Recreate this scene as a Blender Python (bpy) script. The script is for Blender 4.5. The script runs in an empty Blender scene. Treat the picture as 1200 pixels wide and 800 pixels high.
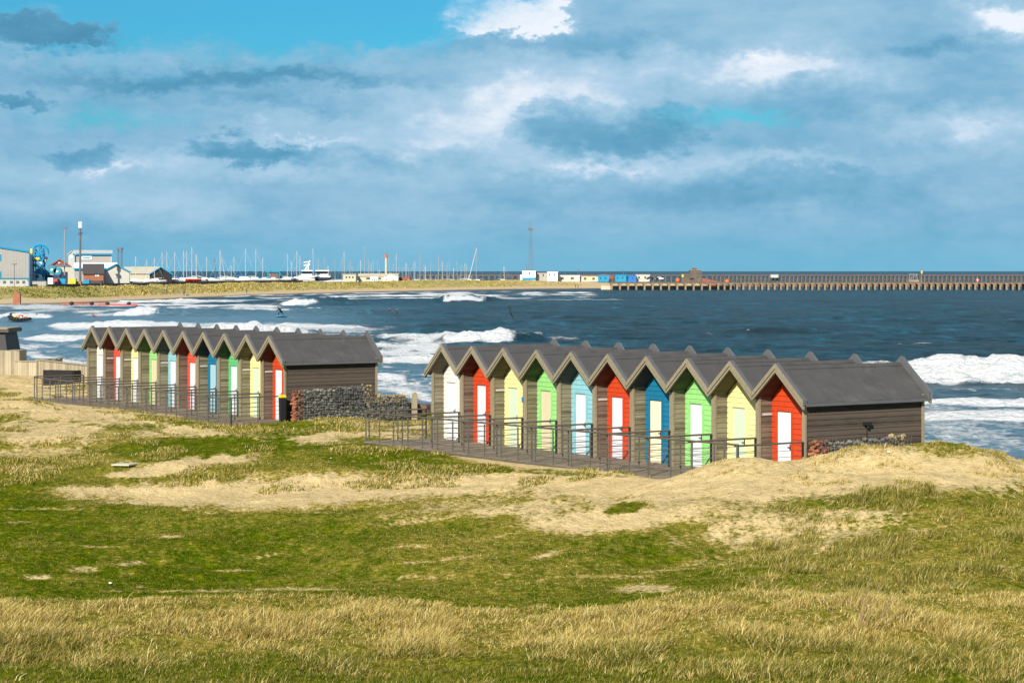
import bpy, math, random
import numpy as np
from mathutils import Vector, Matrix
random.seed(7); rng = np.random.default_rng(11)
sc = bpy.context.scene
COL = sc.collection
F = 2440.0; CAMZ = 5.7; HZ = 317.0; SEA = -3.5
def at(px, py, Y): return ((px-600)/F*Y, Y, CAMZ-(py-HZ)*Y/F)
# ---------------------------------------------------------------- noise
_T = [np.random.default_rng(100+i).random((256,256)) for i in range(4)]
def vn(x, y, s=0):
    T = _T[s % 4]; x = x+s*37.7; y = y+s*17.3
    xi = np.floor(x).astype(np.int64); yi = np.floor(y).astype(np.int64)
    fx = x-xi; fy = y-yi; fx = fx*fx*(3-2*fx); fy = fy*fy*(3-2*fy)
    a = T[xi & 255, yi & 255]; b = T[(xi+1) & 255, yi & 255]; c = T[xi & 255, (yi+1) & 255]; d = T[(xi+1) & 255, (yi+1) & 255]
    return (a*(1-fx)+b*fx)*(1-fy)+(c*(1-fx)+d*fx)*fy
def fbm(x, y, o=4, s=0):
    t = 0; a = .5; n = 0
    for i in range(o):
        t = t+a*vn(x, y, s+i); n += a; a *= .5; x, y = (x*.8-y*.6)*2.03, (x*.6+y*.8)*2.03
    return t/n
def sstep(a, b, x):
    t = np.clip((x-a)/(b-a), 0, 1); return t*t*(3-2*t)
# ---------------------------------------------------------------- objects
def tag(o, label=None, cat=None, group=None, kind=None):
    if label: o['label'] = label
    if cat: o['category'] = cat
    if group: o['group'] = group
    if kind: o['kind'] = kind
    return o
def empty(name, loc, rz=0, label=None, cat=None, group=None):
    o = bpy.data.objects.new(name, None); COL.objects.link(o); o.location = loc; o.rotation_euler = (0,0,rz)
    o.empty_display_size = .3
    return tag(o, label, cat, group)
class MB:
    def __init__(s): s.v = []; s.f = []
    def poly(s, vs, fs):
        n = len(s.v); s.v += [tuple(v) for v in vs]; s.f += [tuple(i+n for i in f) for f in fs]; return s
    def hexa(s, b):   # 8 corners: bottom 4 ccw, top 4 ccw
        return s.poly(b, [(3,2,1,0),(4,5,6,7),(0,1,5,4),(1,2,6,5),(2,3,7,6),(3,0,4,7)])
    def box(s, a, b):
        x0,y0,z0 = a; x1,y1,z1 = b
        return s.hexa([(x0,y0,z0),(x1,y0,z0),(x1,y1,z0),(x0,y1,z0),(x0,y0,z1),(x1,y0,z1),(x1,y1,z1),(x0,y1,z1)])
    def tube(s, p, q, r, r2=None, n=8):
        p = Vector(p); q = Vector(q); d = (q-p).normalized(); r2 = r if r2 is None else r2
        a = d.orthogonal().normalized(); b = d.cross(a)
        vs = []
        for c, rr in ((p, r), (q, r2)):
            for i in range(n):
                t = 2*math.pi*i/n; vs.append(c+a*math.cos(t)*rr+b*math.sin(t)*rr)
        return s.poly(vs, [(i,(i+1)%n,n+(i+1)%n,n+i) for i in range(n)]+[tuple(range(n-1,-1,-1)), tuple(range(n,2*n))])
    def prism(s, prof, d):   # closed polygon prof (list of 3-vectors) extruded by vector d
        n = len(prof); d = Vector(d)
        vs = [Vector(p) for p in prof]+[Vector(p)+d for p in prof]
        return s.poly(vs, [(i,(i+1)%n,n+(i+1)%n,n+i) for i in range(n)]+[tuple(range(n-1,-1,-1)), tuple(range(n,2*n))])
    def blob(s, c, r, n=1, jit=.2, rnd=random):
        import bmesh
        bm = bmesh.new(); bmesh.ops.create_icosphere(bm, subdivisions=n, radius=1)
        vs = []
        for v in bm.verts:
            k = 1+rnd.uniform(-jit, jit); vs.append((c[0]+v.co.x*r[0]*k, c[1]+v.co.y*r[1]*k, c[2]+v.co.z*r[2]*k))
        fs = [tuple(v.index for v in f.verts) for f in bm.faces]; bm.free()
        return s.poly(vs, fs)
    def build(s, name, mat, parent=None, smooth=False, loc=None):
        me = bpy.data.meshes.new(name); me.from_pydata(s.v, [], s.f); me.materials.append(mat)
        import bmesh
        bm = bmesh.new(); bm.from_mesh(me); bmesh.ops.recalc_face_normals(bm, faces=bm.faces); bm.to_mesh(me); bm.free()
        if smooth: me.polygons.foreach_set('use_smooth', [True]*len(me.polygons))
        o = bpy.data.objects.new(name, me); COL.objects.link(o)
        if parent: o.parent = parent
        if loc: o.location = loc
        return o
def fastmesh(name, V, Q=None, T=None, mat=None, attrs=None, smooth=False):
    me = bpy.data.meshes.new(name); V = np.ascontiguousarray(V, dtype=np.float32)
    me.vertices.add(len(V)); me.vertices.foreach_set('co', V.ravel())
    Q = np.zeros((0,4), int) if Q is None else Q; T = np.zeros((0,3), int) if T is None else T
    idx = np.concatenate([Q.ravel(), T.ravel()]).astype(np.int32)
    me.loops.add(len(idx)); me.loops.foreach_set('vertex_index', idx)
    st = np.concatenate([np.arange(len(Q))*4, len(Q)*4+np.arange(len(T))*3]).astype(np.int32)
    me.polygons.add(len(st)); me.polygons.foreach_set('loop_start', st)
    me.update(calc_edges=True)
    if smooth: me.polygons.foreach_set('use_smooth', np.ones(len(st), bool))
    for k, a in (attrs or {}).items():
        at_ = me.attributes.new(k, 'FLOAT', 'POINT'); at_.data.foreach_set('value', np.ascontiguousarray(a, dtype=np.float32))
    if mat: me.materials.append(mat)
    me.validate()
    o = bpy.data.objects.new(name, me); COL.objects.link(o); return o
def gridquads(nr, nc):
    i = np.arange((nr-1)*(nc-1)); r = i//(nc-1); c = i % (nc-1); a = r*nc+c
    return np.stack([a, a+1, a+nc+1, a+nc], 1)
# ---------------------------------------------------------------- materials
class N:   # tiny expression builder for shader nodes
    def __init__(s, nt): s.nt = nt
    def node(s, t, **k):
        n = s.nt.nodes.new(t)
        for a, b in k.items(): setattr(n, a, b)
        return n
    def link(s, a, b): s.nt.links.new(a, b)
    def m(s, op, a, b=None, c=None, clamp=False):
        n = s.node('ShaderNodeMath', operation=op, use_clamp=clamp)
        for i, x in enumerate((a, b, c)):
            if x is None: continue
            if isinstance(x, (int, float)): n.inputs[i].default_value = x
            else: s.link(x, n.inputs[i])
        return n.outputs[0]
    def ramp(s, f, stops, interp='LINEAR'):
        n = s.node('ShaderNodeValToRGB'); n.color_ramp.interpolation = interp; e = n.color_ramp.elements
        while len(e) < len(stops): e.new(.5)
        for k, (p, c) in enumerate(stops):
            e[k].position = p; e[k].color = (*c, 1) if len(c) == 3 else c
        s.link(f, n.inputs[0]); return n.outputs[0]
    def mix(s, f, a, b, mode='MIX'):
        n = s.node('ShaderNodeMix', data_type='RGBA', blend_type=mode); n.clamp_factor = True
        for i, x in ((0, f), (6, a), (7, b)):
            if isinstance(x, (int, float)): n.inputs[i].default_value = x
            elif isinstance(x, tuple): n.inputs[i].default_value = (*x, 1)
            else: s.link(x, n.inputs[i])
        return n.outputs[2]
    def noise(s, vec, scale, detail=4, rough=.55, dist=0, out=0):
        n = s.node('ShaderNodeTexNoise'); n.inputs['Scale'].default_value = scale; n.inputs['Detail'].default_value = detail
        n.inputs['Roughness'].default_value = rough; n.inputs['Distortion'].default_value = dist
        if vec is not None: s.link(vec, n.inputs['Vector'])
        return n.outputs[out]
    def mapping(s, vec, scale=(1,1,1), loc=(0,0,0), rot=(0,0,0)):
        n = s.node('ShaderNodeMapping'); n.inputs['Scale'].default_value = scale; n.inputs['Location'].default_value = loc; n.inputs['Rotation'].default_value = rot
        s.link(vec, n.inputs['Vector']); return n.outputs[0]
    def attr(s, name): return s.node('ShaderNodeAttribute', attribute_name=name).outputs['Fac']
    def bump(s, h, strength=.5, dist=.02):
        n = s.node('ShaderNodeBump'); n.inputs['Strength'].default_value = strength; n.inputs['Distance'].default_value = dist
        s.link(h, n.inputs['Height']); return n.outputs[0]
def newmat(name):
    m = bpy.data.materials.new(name); m.use_nodes = True; nt = m.node_tree
    b = nt.nodes['Principled BSDF']; return m, N(nt), b
def mat(name, col, rough=.6, metal=0, var=.12, scale=3, bump=0, spec=.4, stretch=(1,1,1), dirt=None):
    m, n, b = newmat(name); tc = n.node('ShaderNodeTexCoord').outputs['Object']
    v = n.mapping(tc, stretch)
    f = n.noise(v, scale, 5, .6)
    lo = tuple(c*(1-var) for c in col); hi = tuple(min(1, c*(1+var)) for c in col)
    c = n.ramp(f, [(.3, lo), (.7, hi)])
    if dirt: c = n.mix(n.m('MULTIPLY', n.ramp(n.noise(tc, scale*.6, 6, .7), [(.5, (0,0,0)), (.72, (1,1,1))]), dirt[1]), c, dirt[0])
    n.link(c, b.inputs['Base Color']); b.inputs['Roughness'].default_value = rough; b.inputs['Metallic'].default_value = metal
    b.inputs['Specular IOR Level'].default_value = spec
    if bump: n.link(n.bump(f, bump, .02), b.inputs['Normal'])
    return m
def wood(name, col, dark, board=.14, axis='z', var=.5, streak=1.0, island=True):
    """weathered boards: grain along the board and a tone of its own for each board"""
    m, n, b = newmat(name); tc = n.node('ShaderNodeTexCoord').outputs['Object']
    oi = n.node('ShaderNodeObjectInfo').outputs['Random']
    sx = n.node('ShaderNodeSeparateXYZ'); n.link(tc, sx.inputs[0])
    zi = n.m('FLOOR', n.m('DIVIDE', sx.outputs['Z' if axis == 'z' else 'X'], board))
    wn = n.node('ShaderNodeTexWhiteNoise', noise_dimensions='2D'); cb = n.node('ShaderNodeCombineXYZ'); n.link(zi, cb.inputs[0]); n.link(oi, cb.inputs[1]); n.link(cb.outputs[0], wn.inputs['Vector'])
    s = (.7,.7,9) if axis == 'z' else (9,.7,9)
    g = n.noise(n.mapping(tc, s), 3.2*streak, 6, .65, .3)
    big = n.noise(tc, 1.1, 3)
    f = n.m('ADD', n.m('MULTIPLY', wn.outputs['Value'], var), n.m('MULTIPLY', g, 1.15)); f = n.m('SUBTRACT', n.m('ADD', f, n.m('MULTIPLY', big, .4)), .5)
    c = n.ramp(f, [(.12, dark), (.85, col)])
    n.link(c, b.inputs['Base Color']); b.inputs['Roughness'].default_value = .8; b.inputs['Specular IOR Level'].default_value = .25
    n.link(n.bump(g, .35, .006), b.inputs['Normal']); return m
def paint(name, col):
    """board paint with slight fading and grime streaks"""
    m, n, b = newmat(name); tc = n.node('ShaderNodeTexCoord').outputs['Object']
    f = n.noise(n.mapping(tc, (3,3,.8)), 3, 5, .6); g = n.noise(n.mapping(tc, (1.2,1.2,8)), 5, 4, .6)
    c = n.ramp(f, [(.3, tuple(x*.88 for x in col)), (.7, tuple(min(1, x*1.07) for x in col))])
    sz = n.node('ShaderNodeSeparateXYZ'); n.link(tc, sz.inputs[0]); wn = n.node('ShaderNodeTexWhiteNoise', noise_dimensions='2D'); cb = n.node('ShaderNodeCombineXYZ')
    n.link(n.m('FLOOR', n.m('DIVIDE', n.m('ADD', sz.outputs[2], .5), .142)), cb.inputs[0]); n.link(n.node('ShaderNodeObjectInfo').outputs['Random'], cb.inputs[1]); n.link(cb.outputs[0], wn.inputs['Vector'])
    c = n.mix(n.m('MULTIPLY', wn.outputs['Value'], .22), c, tuple(x*.6 for x in col))
    c = n.mix(n.m('MULTIPLY', n.ramp(g, [(.50, (0,0,0)), (.70, (1,1,1))]), .34), c, tuple(x*.5+.05 for x in col))
    n.link(c, b.inputs['Base Color']); b.inputs['Roughness'].default_value = .5; b.inputs['Specular IOR Level'].default_value = .3
    return m
M = {}
M['clad'] = wood('olive weathered cladding', (.235,.21,.135), (.085,.073,.045))
M['cladbrown'] = wood('bounce-browned cladding and brown timber', (.185,.135,.098), (.07,.05,.036))  # red huts' porch bounce light painted as brown; also plain sea wall timber
M['clad_side'] = wood('dark stained cladding', (.088,.068,.052), (.020,.016,.012), var=.85)
M['trim'] = wood('pale timber trim', (.33,.29,.20), (.17,.148,.10), axis='x', board=5, var=.1)
M['post'] = wood('pale corner boards', (.36,.31,.20), (.18,.15,.10), axis='x', board=5, var=.1)
M['roof'] = mat('grey roof metal', (.060,.057,.054), .6, .0, .18, 1.3, 0, .5, dirt=((.13,.125,.12), .55))
M['flash'] = mat('flashing metal', (.092,.094,.100), .45, .0, .1, 4, 0, .5)
M['rail'] = mat('galvanised rail', (.12,.115,.10), .5, .2, .2, 8)
M['railtop'] = wood('rail cap timber', (.15,.13,.10), (.07,.06,.048), axis='x', board=5, var=.1)
M['deck'] = wood('deck planks', (.27,.215,.155), (.095,.08,.06), axis='x', board=.12, var=.5)
M['black'] = mat('black', (.012,.012,.013), .6)
M['white'] = mat('white paint', (.74,.75,.76), .45, 0, .05, 4)
M['doorwhite'] = mat('door white', (.56,.59,.64), .35, 0, .05, 3)
M['doorpalegreen'] = mat('door pale green', (.48,.58,.44), .35, 0, .05, 3)
M['doorbeige'] = mat('door beige', (.55,.48,.33), .35, 0, .05, 3)
M['doorcream'] = mat('door cream', (.74,.68,.46), .35, 0, .05, 3)
M['doorblue'] = mat('door light blue', (.28,.47,.53), .35, 0, .05, 3)
M['doorice'] = mat('door ice', (.64,.74,.76), .35, 0, .05, 3)
PC = dict(white=(.70,.69,.64), red=(.52,.050,.010), softred=(.60,.075,.045), yellow=(.74,.69,.31), green=(.26,.58,.19), teal=(.10,.44,.17),
          lightblue=(.22,.47,.54), darkblue=(.006,.145,.27))
for k, c in PC.items():
    M['p_'+k] = paint('painted boards '+k, c)
    M['c_'+k] = wood('tinted porch boards '+k, tuple(.16*a+.30*b for a, b in zip(c, (.28,.21,.12))), tuple(.07*a+.012 for a in c), axis='x', board=.12, var=.3)  # ceiling wood with some of the hut colour mixed in
M['c_white'] = wood('tinted porch boards grey', (.26,.23,.165), (.10,.085,.06), axis='x', board=.12, var=.3)
M['c_darkblue'] = wood('tinted porch boards slate', (.07,.075,.065), (.02,.022,.02), axis='x', board=.12, var=.3)
M['c_lightblue'] = wood('tinted porch boards dark', (.10,.11,.085), (.035,.038,.03), axis='x', board=.12, var=.3)
M['blue'] = mat('bright blue', (.01,.16,.50), .4)
M['cyan'] = mat('cyan paint', (.005,.24,.44), .45, 0, .1)
M['teal'] = mat('teal paint', (.02,.22,.30), .5)
M['yellow'] = mat('yellow paint', (.75,.50,.02), .5)
M['orange'] = mat('orange', (.75,.12,.01), .5)
M['redp'] = mat('red paint', (.55,.05,.03), .5)
M['greypanel'] = mat('grey metal panels', (.33,.315,.29), .55, 0, .05, .4)
M['palepanel'] = mat('pale panels', (.45,.44,.40), .55, 0, .06, .3)
M['cream'] = mat('cream render', (.48,.45,.33), .7, 0, .06, .3)
M['brick'] = mat('brick', (.30,.11,.06), .8, 0, .25, 1.5)
M['tile'] = mat('brown tiles', (.16,.095,.075), .8, 0, .2, 1)
M['redtile'] = mat('red tiles', (.26,.085,.06), .8, 0, .2, 1)
M['slate'] = mat('dark roof', (.065,.058,.055), .7, 0, .2, 1)
M['concrete'] = mat('concrete', (.26,.195,.125), .85, 0, .2, .5, .3)
M['darkconc'] = mat('dark stained concrete', (.12,.095,.075), .85, 0, .3, .4)
M['mast'] = mat('mast alloy', (.45,.45,.45), .4, 0, .1, .5)
M['mastgrey'] = mat('grey spar', (.30,.29,.29), .5, 0, .2, .5)
M['steel'] = mat('lattice steel', (.12,.12,.13), .5, 0, .2, .5)
M['hull'] = mat('white gelcoat', (.72,.73,.72), .3, 0, .06, .4)
M['hulldark'] = mat('navy hull', (.03,.05,.10), .35)
M['hullred'] = mat('red hull', (.55,.04,.02), .35)
M['antifoul'] = mat('antifoul', (.05,.07,.10), .6, 0, .3, .5)
M['glass'] = mat('dark glass', (.01,.014,.018), .1, 0, .1, 1, 0, .6)
M['wetsuit'] = mat('black neoprene', (.010,.011,.013), .5)
M['skin'] = mat('skin', (.45,.26,.18), .6)
M['jean'] = mat('dark clothing', (.03,.035,.05), .8)
M['stone'] = mat('grey gabion stone', (.17,.17,.135), .85, 0, .55, 4.5, .4)
M['stonewarm'] = mat('tan gabion stone', (.26,.20,.10), .85, 0, .6, 5, .4)
M['stonered'] = mat('reddish gabion stone', (.26,.10,.05), .85, 0, .8, 6, .4)
M['stonedark'] = mat('dark gabion stone', (.11,.105,.10), .85, 0, .6, 4, .4)
M['wire'] = mat('cage wire', (.16,.16,.16), .5, .5)
M['fence'] = wood('silvered vertical boards', (.47,.40,.28), (.20,.165,.11), axis='x', board=.16, var=.5)
M['fencecap'] = mat('fence capping', (.30,.25,.16), .7)
M['stalk'] = mat('dead stalk', (.22,.15,.08), .9)
# ---------------------------------------------------------------- ground height
DX, DY = .8408, .5413       # towards the sea
R0 = (-2.20, 69.8); L0 = (-18.56, 92.8)
PIT_R = 1.918; PIT_L = 1.868
DIR = {R0: (.5413, -.8408), L0: (.5657, -.8246)}      # along each row, towards its near end
def rot(o): return math.atan2(DIR[o][1], DIR[o][0])
def world(o, u, v): a, b = DIR[o]; return (o[0]+a*u-b*v, o[1]+b*u+a*v)
def uv(o, X, Y): a, b = DIR[o]; return (X-o[0])*a+(Y-o[1])*b, -(X-o[0])*b+(Y-o[1])*a
def spx(X, Y, Z): return 600+F*X/Y, HZ+(CAMZ-Z)*F/Y
def gz(X, Y):
    X = np.asarray(X, float); Y = np.asarray(Y, float)
    t = X*DX+Y*DY
    z = .85*sstep(37.0, 30.2, Y+.35*np.sin(X*.5)+.25*np.sin(X*1.3+1))
    z = z-.25*np.exp(-((Y-38.5)/4.5)**2)
    z = z+3.1*sstep(22, 0, Y)
    cr = np.interp(X, [-2,0,2.5,4.2,5.5,7.4,9,11.5,13.2,15,22], [0,.02,.12,.38,.72,.98,1.30,1.34,.92,.75,.7])
    g = np.where(Y < 53, np.exp(-((53-Y)/5.2)**2), np.exp(-((Y-53)/1.5)**2))
    z = z+cr*g
    z = z+.42*np.exp(-((X-9)/4.0)**2-((Y-41)/4.5)**2)+.16*np.exp(-((X-3)/3.0)**2-((Y-47)/2.5)**2)
    z = z+.30*np.exp(-((X+6.6)/2.2)**2-((Y-77.2)/.9)**2)+.28*np.exp(-((X+21)/6.0)**2-((Y-80)/6.0)**2)+.22*np.exp(-((X+9)/4)**2-((Y-62)/3)**2)-.15*np.exp(-((X+12)/6)**2-((Y-55)/4)**2)
    near = sstep(130, 60, Y)
    # the decks and huts stand on level ground
    lev = 1.0
    for o, p in ((R0, PIT_R), (L0, PIT_L)):
        u, v = uv(o, X, Y)
        d = np.maximum(np.maximum(-1.2-u, u-(9.5*p+(0 if o is R0 else 3))), np.maximum(-2.6-v, v-4.9))
        lev = lev*sstep(0, 1.8, d)
    bumps = .62*(fbm(X*.20, Y*.26, 3, 3)-.5)+.22*(fbm(X*.8, Y*.8, 3, 5)-.5)+.07*(fbm(X*3.4, Y*3.4, 3, 1)-.5)
    bumps = bumps+.62*(fbm(X*.07+3, Y*.24, 2, 2)-.5)*sstep(34, 38, Y)*sstep(66, 58, Y)
    z = z+bumps*(.12+.88*lev)-.06*(1-lev)
    u, v = uv(R0, X, Y)      # sand banked against the outer edge of the right boardwalk
    z = z+.0125*np.clip(u, 0, 20)*np.exp(-((v+3.2)/1.5)**2)*sstep(-1.9, -2.45, v)+.07*np.exp(-((u-18.2)/2.2)**2-((v+2.5)/1.0)**2)+.10*np.exp(-((u-13)/2.2)**2-((v+2.7)/.6)**2)
    u, v = uv(L0, X, Y); z = z+.07*np.exp(-((v+3.2)/.9)**2)*sstep(-1, 1, u)*sstep(19, 17, u)
    # down to the beach
    tt = t+1.2*(fbm(X*.15, Y*.15, 2, 2)-.5)
    fall = np.interp(tt, [42.6, 43.6, 47.5, 73, 95, 140], [0, -.5, -2.1, -3.47, -4.6, -6])
    w = sstep(42.6, 45, tt)
    z = z*(1-w)+fall
    return z
def gz1(x, y): return float(gz(np.array([x]), np.array([y]))[0])
# ---------------------------------------------------------------- ground sheet
def ell(x, y, cx, cy, rx, ry, ang=0):
    a = math.radians(ang); dx = x-cx; dy = y-cy
    return np.sqrt(((dx*math.cos(a)+dy*math.sin(a))/rx)**2+((-dx*math.sin(a)+dy*math.cos(a))/ry)**2)
def pline(x, y, pts):
    best = np.full(x.shape, 9.0)
    for (x0,y0,r0), (x1,y1,r1) in zip(pts[:-1], pts[1:]):
        L = (x1-x0)**2+((y1-y0)*4)**2
        t = np.clip(((x-x0)*(x1-x0)+(y-y0)*(y1-y0)*16)/L, 0, 1)
        d = np.sqrt(((x-x0-t*(x1-x0))*.12)**2+(y-y0-t*(y1-y0))**2)/(r0+(r1-r0)*t)
        best = np.minimum(best, d)
    return best
SAND = [(110,468,215,32,3,1),(50,505,90,15,0,.85),(70,530,80,7,0,.6),(60,596,60,1.5,0,.5),(900,640,50,4,-5,.6),(1010,645,30,2,0,.5),(1080,620,40,3,-8,.5),(540,603,80,4,-8,.55),(450,590,50,2,-5,.5),(600,625,40,2,-10,.5),(360,600,60,1.6,0,.4),(120,640,30,1.2,0,.5),(350,690,60,1.5,0,.6),(500,676,30,1.5,0,.5),(300,556,90,5,0,.4),(560,590,120,12,-4,.5),(860,600,120,16,-3,.55),(235,504,85,9,2,.9),(30,548,40,6,0,.8),(110,540,60,5,0,.4),(420,497,60,9,0,.9),(470,505,30,14,0,.8),
  (1050,558,150,28,0,.56),(1180,556,60,26,0,.5),(900,560,90,16,0,.8),(725,607,115,15,-5,1),(620,592,80,9,-5,.75),(1000,602,90,13,0,.62),(940,617,120,26,-4,.72),(640,650,24,4,-14,.8),
  (45,676,22,3,0,.66),(98,667,19,3.4,0,.66),(148,660,28,3,-3,.66),(700,675,60,2,0,.45),(210,692,70,1.6,0,.5),(965,702,12,3,0,1),(762,690,36,4,0,.7),
  (250,520,40,3,-8,.35),(1120,716,110,6,0,.6),(560,530,36,5,12,.8),(310,651,16,1.6,-8,.7),(200,628,14,1.4,0,.7),(520,655,60,1.5,-6,.5),(1010,720,60,4,0,.4),(860,655,60,6,-6,.35),
  (480,640,30,1.6,-4,.5),(780,668,30,1.6,-4,.5),(270,668,18,1.6,0,.6),(220,596,12,1.2,0,.6),(20,612,16,1.5,0,.5),(600,672,20,1.5,0,.5)]
PATHS = [[(110,574,4),(200,579,12),(300,579,16),(400,573,17),(520,565,15),(600,563,15),(700,567,19),(800,572,22),(880,566,24),(960,556,24),(1060,552,26)],
  [(150,556,3),(200,551,5),(240,538,6),(290,524,6),(340,514,7),(400,505,7),(450,499,8)],
  [(520,526,3),(580,540,4),(640,548,5),(720,552,7),(800,560,10)]]
GREEN = [(240,524,125,12,-3,1),(350,505,60,8,-8,.7),(500,546,110,9,3,1),(470,532,60,10,0,1),(660,554,60,4,3,.6),(160,500,40,4,0,.6),(200,492,60,4,8,.6),(330,497,60,4,0,.8),(380,503,50,3,0,.7),(735,595,26,7,-12,.9),(985,588,80,9,0,.5),(1100,590,70,10,0,.5)]
DRY = [(100,440,110,10,0,.7),(1080,655,170,66,-6,.6),(1120,600,110,24,0,.7),(340,570,200,9,0,.5),(500,600,120,14,-4,.55),(330,610,240,10,0,.3),(640,625,110,18,-6,.45),(1010,535,150,14,0,.95),(1150,540,80,20,0,.95),(1060,575,120,14,0,.8),(980,600,120,16,0,.55),(420,655,160,12,0,.25),
       (330,560,140,7,0,.5),(100,556,130,9,0,.45),(380,487,60,7,0,.6)]
FGEDGE = lambda X: 31.6+.7*(fbm(X*.5, X*0, 3, 2)-.5)
def cover(X, Y, Z):
    x, y = spx(X, Y, Z); t = X*DX+Y*DY
    n1 = fbm(X*.55, Y*.28, 4, 1); n2 = fbm(X*2.2, Y*1.2, 4, 2); n3 = fbm(X*.16, Y*.1, 3, 0)
    s = np.zeros_like(X); wob = (n1-.5)*.9+(n2-.5)*.8
    for cx, cy, rx, ry, a, w in SAND: s = np.maximum(s, w*sstep(1.5, .45, ell(x, y, cx, cy, rx, ry, a)+wob*1.3))
    for p in PATHS: s = np.maximum(s, sstep(1.6, .45, pline(x, y, p)+wob*1.2))
    s = np.maximum(s, sstep(.70, .80, n2*.5+n1*.5)*.8*sstep(34, 36, Y))
    g = np.zeros_like(X)
    for cx, cy, rx, ry, a, w in GREEN: g = np.maximum(g, w*sstep(1.2, .7, ell(x, y, cx, cy, rx, ry, a)+wob))
    s = s*(1-g)
    d = .17+.95*(n3-.47)+.55*(n2-.5)+2.0*s*(1-s)
    for cx, cy, rx, ry, a, w in DRY: d = np.maximum(d, w*sstep(1.5, .4, ell(x, y, cx, cy, rx, ry, a)+wob*.7)*(.55+.9*n2))
    d = d*(1-.8*g)
    # foreground dry bank, green again at its foot
    fg = sstep(.3, -.8, Y-FGEDGE(X)); d = d*(1-fg)+fg*(.62+.5*(n2-.5)); s = s*(1-fg*.9)
    gf = sstep(.42, .58, n1)*sstep(27.5, 26, Y)+sstep(25.9, 25.2, Y+.8*(n1-.5)+np.where(X < -1, -.35, .0))
    d = d*(1-.75*np.clip(gf, 0, 1)*fg)
    beach = sstep(41.5, 43.5, t); s = np.maximum(s, beach)
    far = sstep(88, 96, Y)*sstep(20, 30, t); s = np.maximum(s, far*.8)
    wet = sstep(64, 72.5, t+1.5*(n3-.5))
    return np.clip(s, 0, 1), np.clip(d, 0, 1), wet
ys = [ -40, -20, -5, 6, 12, 16]; y = 19.0
while y < 470: ys.append(y); y *= 1.0042
ys = np.array(ys); tn = np.concatenate([np.linspace(-1.2, -.36, 20)[:-1], np.linspace(-.36, .36, 760), np.linspace(.36, 1.0, 16)[1:]])
YY, TT = np.meshgrid(ys, tn, indexing='ij'); XX = TT*np.maximum(YY, 30)
k = YY < 30; XX = np.where(k, TT*30, XX)
ZZ = gz(XX, YY); S, D, W = cover(XX.ravel(), np.maximum(YY.ravel(), 8), ZZ.ravel())
gm, n, b = newmat('dune turf and sand')
pos = n.node('ShaderNodeNewGeometry').outputs['Position']
nf = n.noise(pos, 9, 6, .65); nm = n.noise(pos, 1.6, 5, .6); nc = n.noise(pos, 28, 3, .6); nst = n.noise(n.mapping(pos, (1, .45, 1)), 5, 5, .7)
grn = n.ramp(n.m('ADD', n.m('MULTIPLY', nf, .6), n.m('MULTIPLY', nm, .4)), [(.3, (.016,.040,.001)), (.48, (.052,.088,.002)), (.66, (.19,.185,.006))])
yel = n.ramp(nf, [(.3, (.10,.085,.010)), (.5, (.26,.20,.035)), (.70, (.50,.40,.12))])
snd = n.ramp(n.m('ADD', n.m('MULTIPLY', nst, .5), n.m('MULTIPLY', nc, .5)), [(.30, (.24,.16,.05)), (.43, (.52,.39,.185)), (.70, (.70,.55,.29))])
dd = n.m('ADD', n.attr('dry'), n.m('MULTIPLY', n.m('SUBTRACT', nst, .5), 2.4), clamp=True)
ss = n.m('ADD', n.m('MULTIPLY', n.m('SUBTRACT', n.attr('sand'), .55), 2.1), n.m('ADD', n.m('MULTIPLY', n.m('SUBTRACT', nf, .5), 3.4), n.m('MULTIPLY', n.m('SUBTRACT', nst, .5), 3.0))); ss = n.m('ADD', ss, .5, clamp=True)
c = n.mix(dd, grn, yel); c = n.mix(ss, c, snd)
c = n.mix(n.attr('wet'), c, (.14,.105,.085))
n.link(c, b.inputs['Base Color']); n.link(n.m('MULTIPLY', n.attr('wet'), .4), b.inputs['Specular IOR Level'])
n.link(n.m('SUBTRACT', .95, n.m('MULTIPLY', n.attr('wet'), .55)), b.inputs['Roughness'])
n.link(n.bump(n.m('ADD', n.m('ADD', nf, n.m('MULTIPLY', nst, 1.0)), n.m('MULTIPLY', nm, 1.8)), .8, .09), b.inputs['Normal'])
ground = fastmesh('ground', np.stack([XX, YY, ZZ], -1).reshape(-1,3), gridquads(*XX.shape), None, gm, dict(sand=S, dry=D, wet=W), True)
tag(ground, 'green turf with sandy paths and low dunes running down to a beach', 'ground', kind='structure')
# ---------------------------------------------------------------- grass blades
def bladeset(name, X, Y, h, w, lean, dry, label, mat_, cat='grass', Z=None, spread=1.5, la=None):
    n_ = len(X); Z = gz(X, Y)-.01 if Z is None else Z
    a = rng.random(n_)*math.pi; wx = np.cos(a)*w/2; wy = np.sin(a)*w/2
    la = rng.normal(0, spread, n_) if la is None else la; lx = np.cos(la)*lean*h; ly = np.sin(la)*lean*h
    hz = h*np.sqrt(np.clip(1-(lean*.75)**2, .12, 1))
    B = np.stack([X, Y, Z], 1); W_ = np.stack([wx, wy, np.zeros(n_)], 1)
    Mi = B+np.stack([lx*.28, ly*.28, hz*.58], 1); T_ = B+np.stack([lx, ly, hz], 1)
    V = np.stack([B-W_, B+W_, Mi+W_*.75, Mi-W_*.75, T_], 1).reshape(-1,3)
    i = np.arange(n_)*5; Q = np.stack([i, i+1, i+2, i+3], 1); T = np.stack([i+3, i+2, i+4], 1)
    o = fastmesh(name, V, Q, T, mat_, dict(dry=np.repeat(dry, 5), rnd=np.repeat(rng.random(n_), 5), tip=np.tile([0,0,.6,.6,1.], n_)))
    return tag(o, label, cat, kind='stuff')
bm_, n, b = newmat('grass blades')
r = n.attr('rnd')
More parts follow.
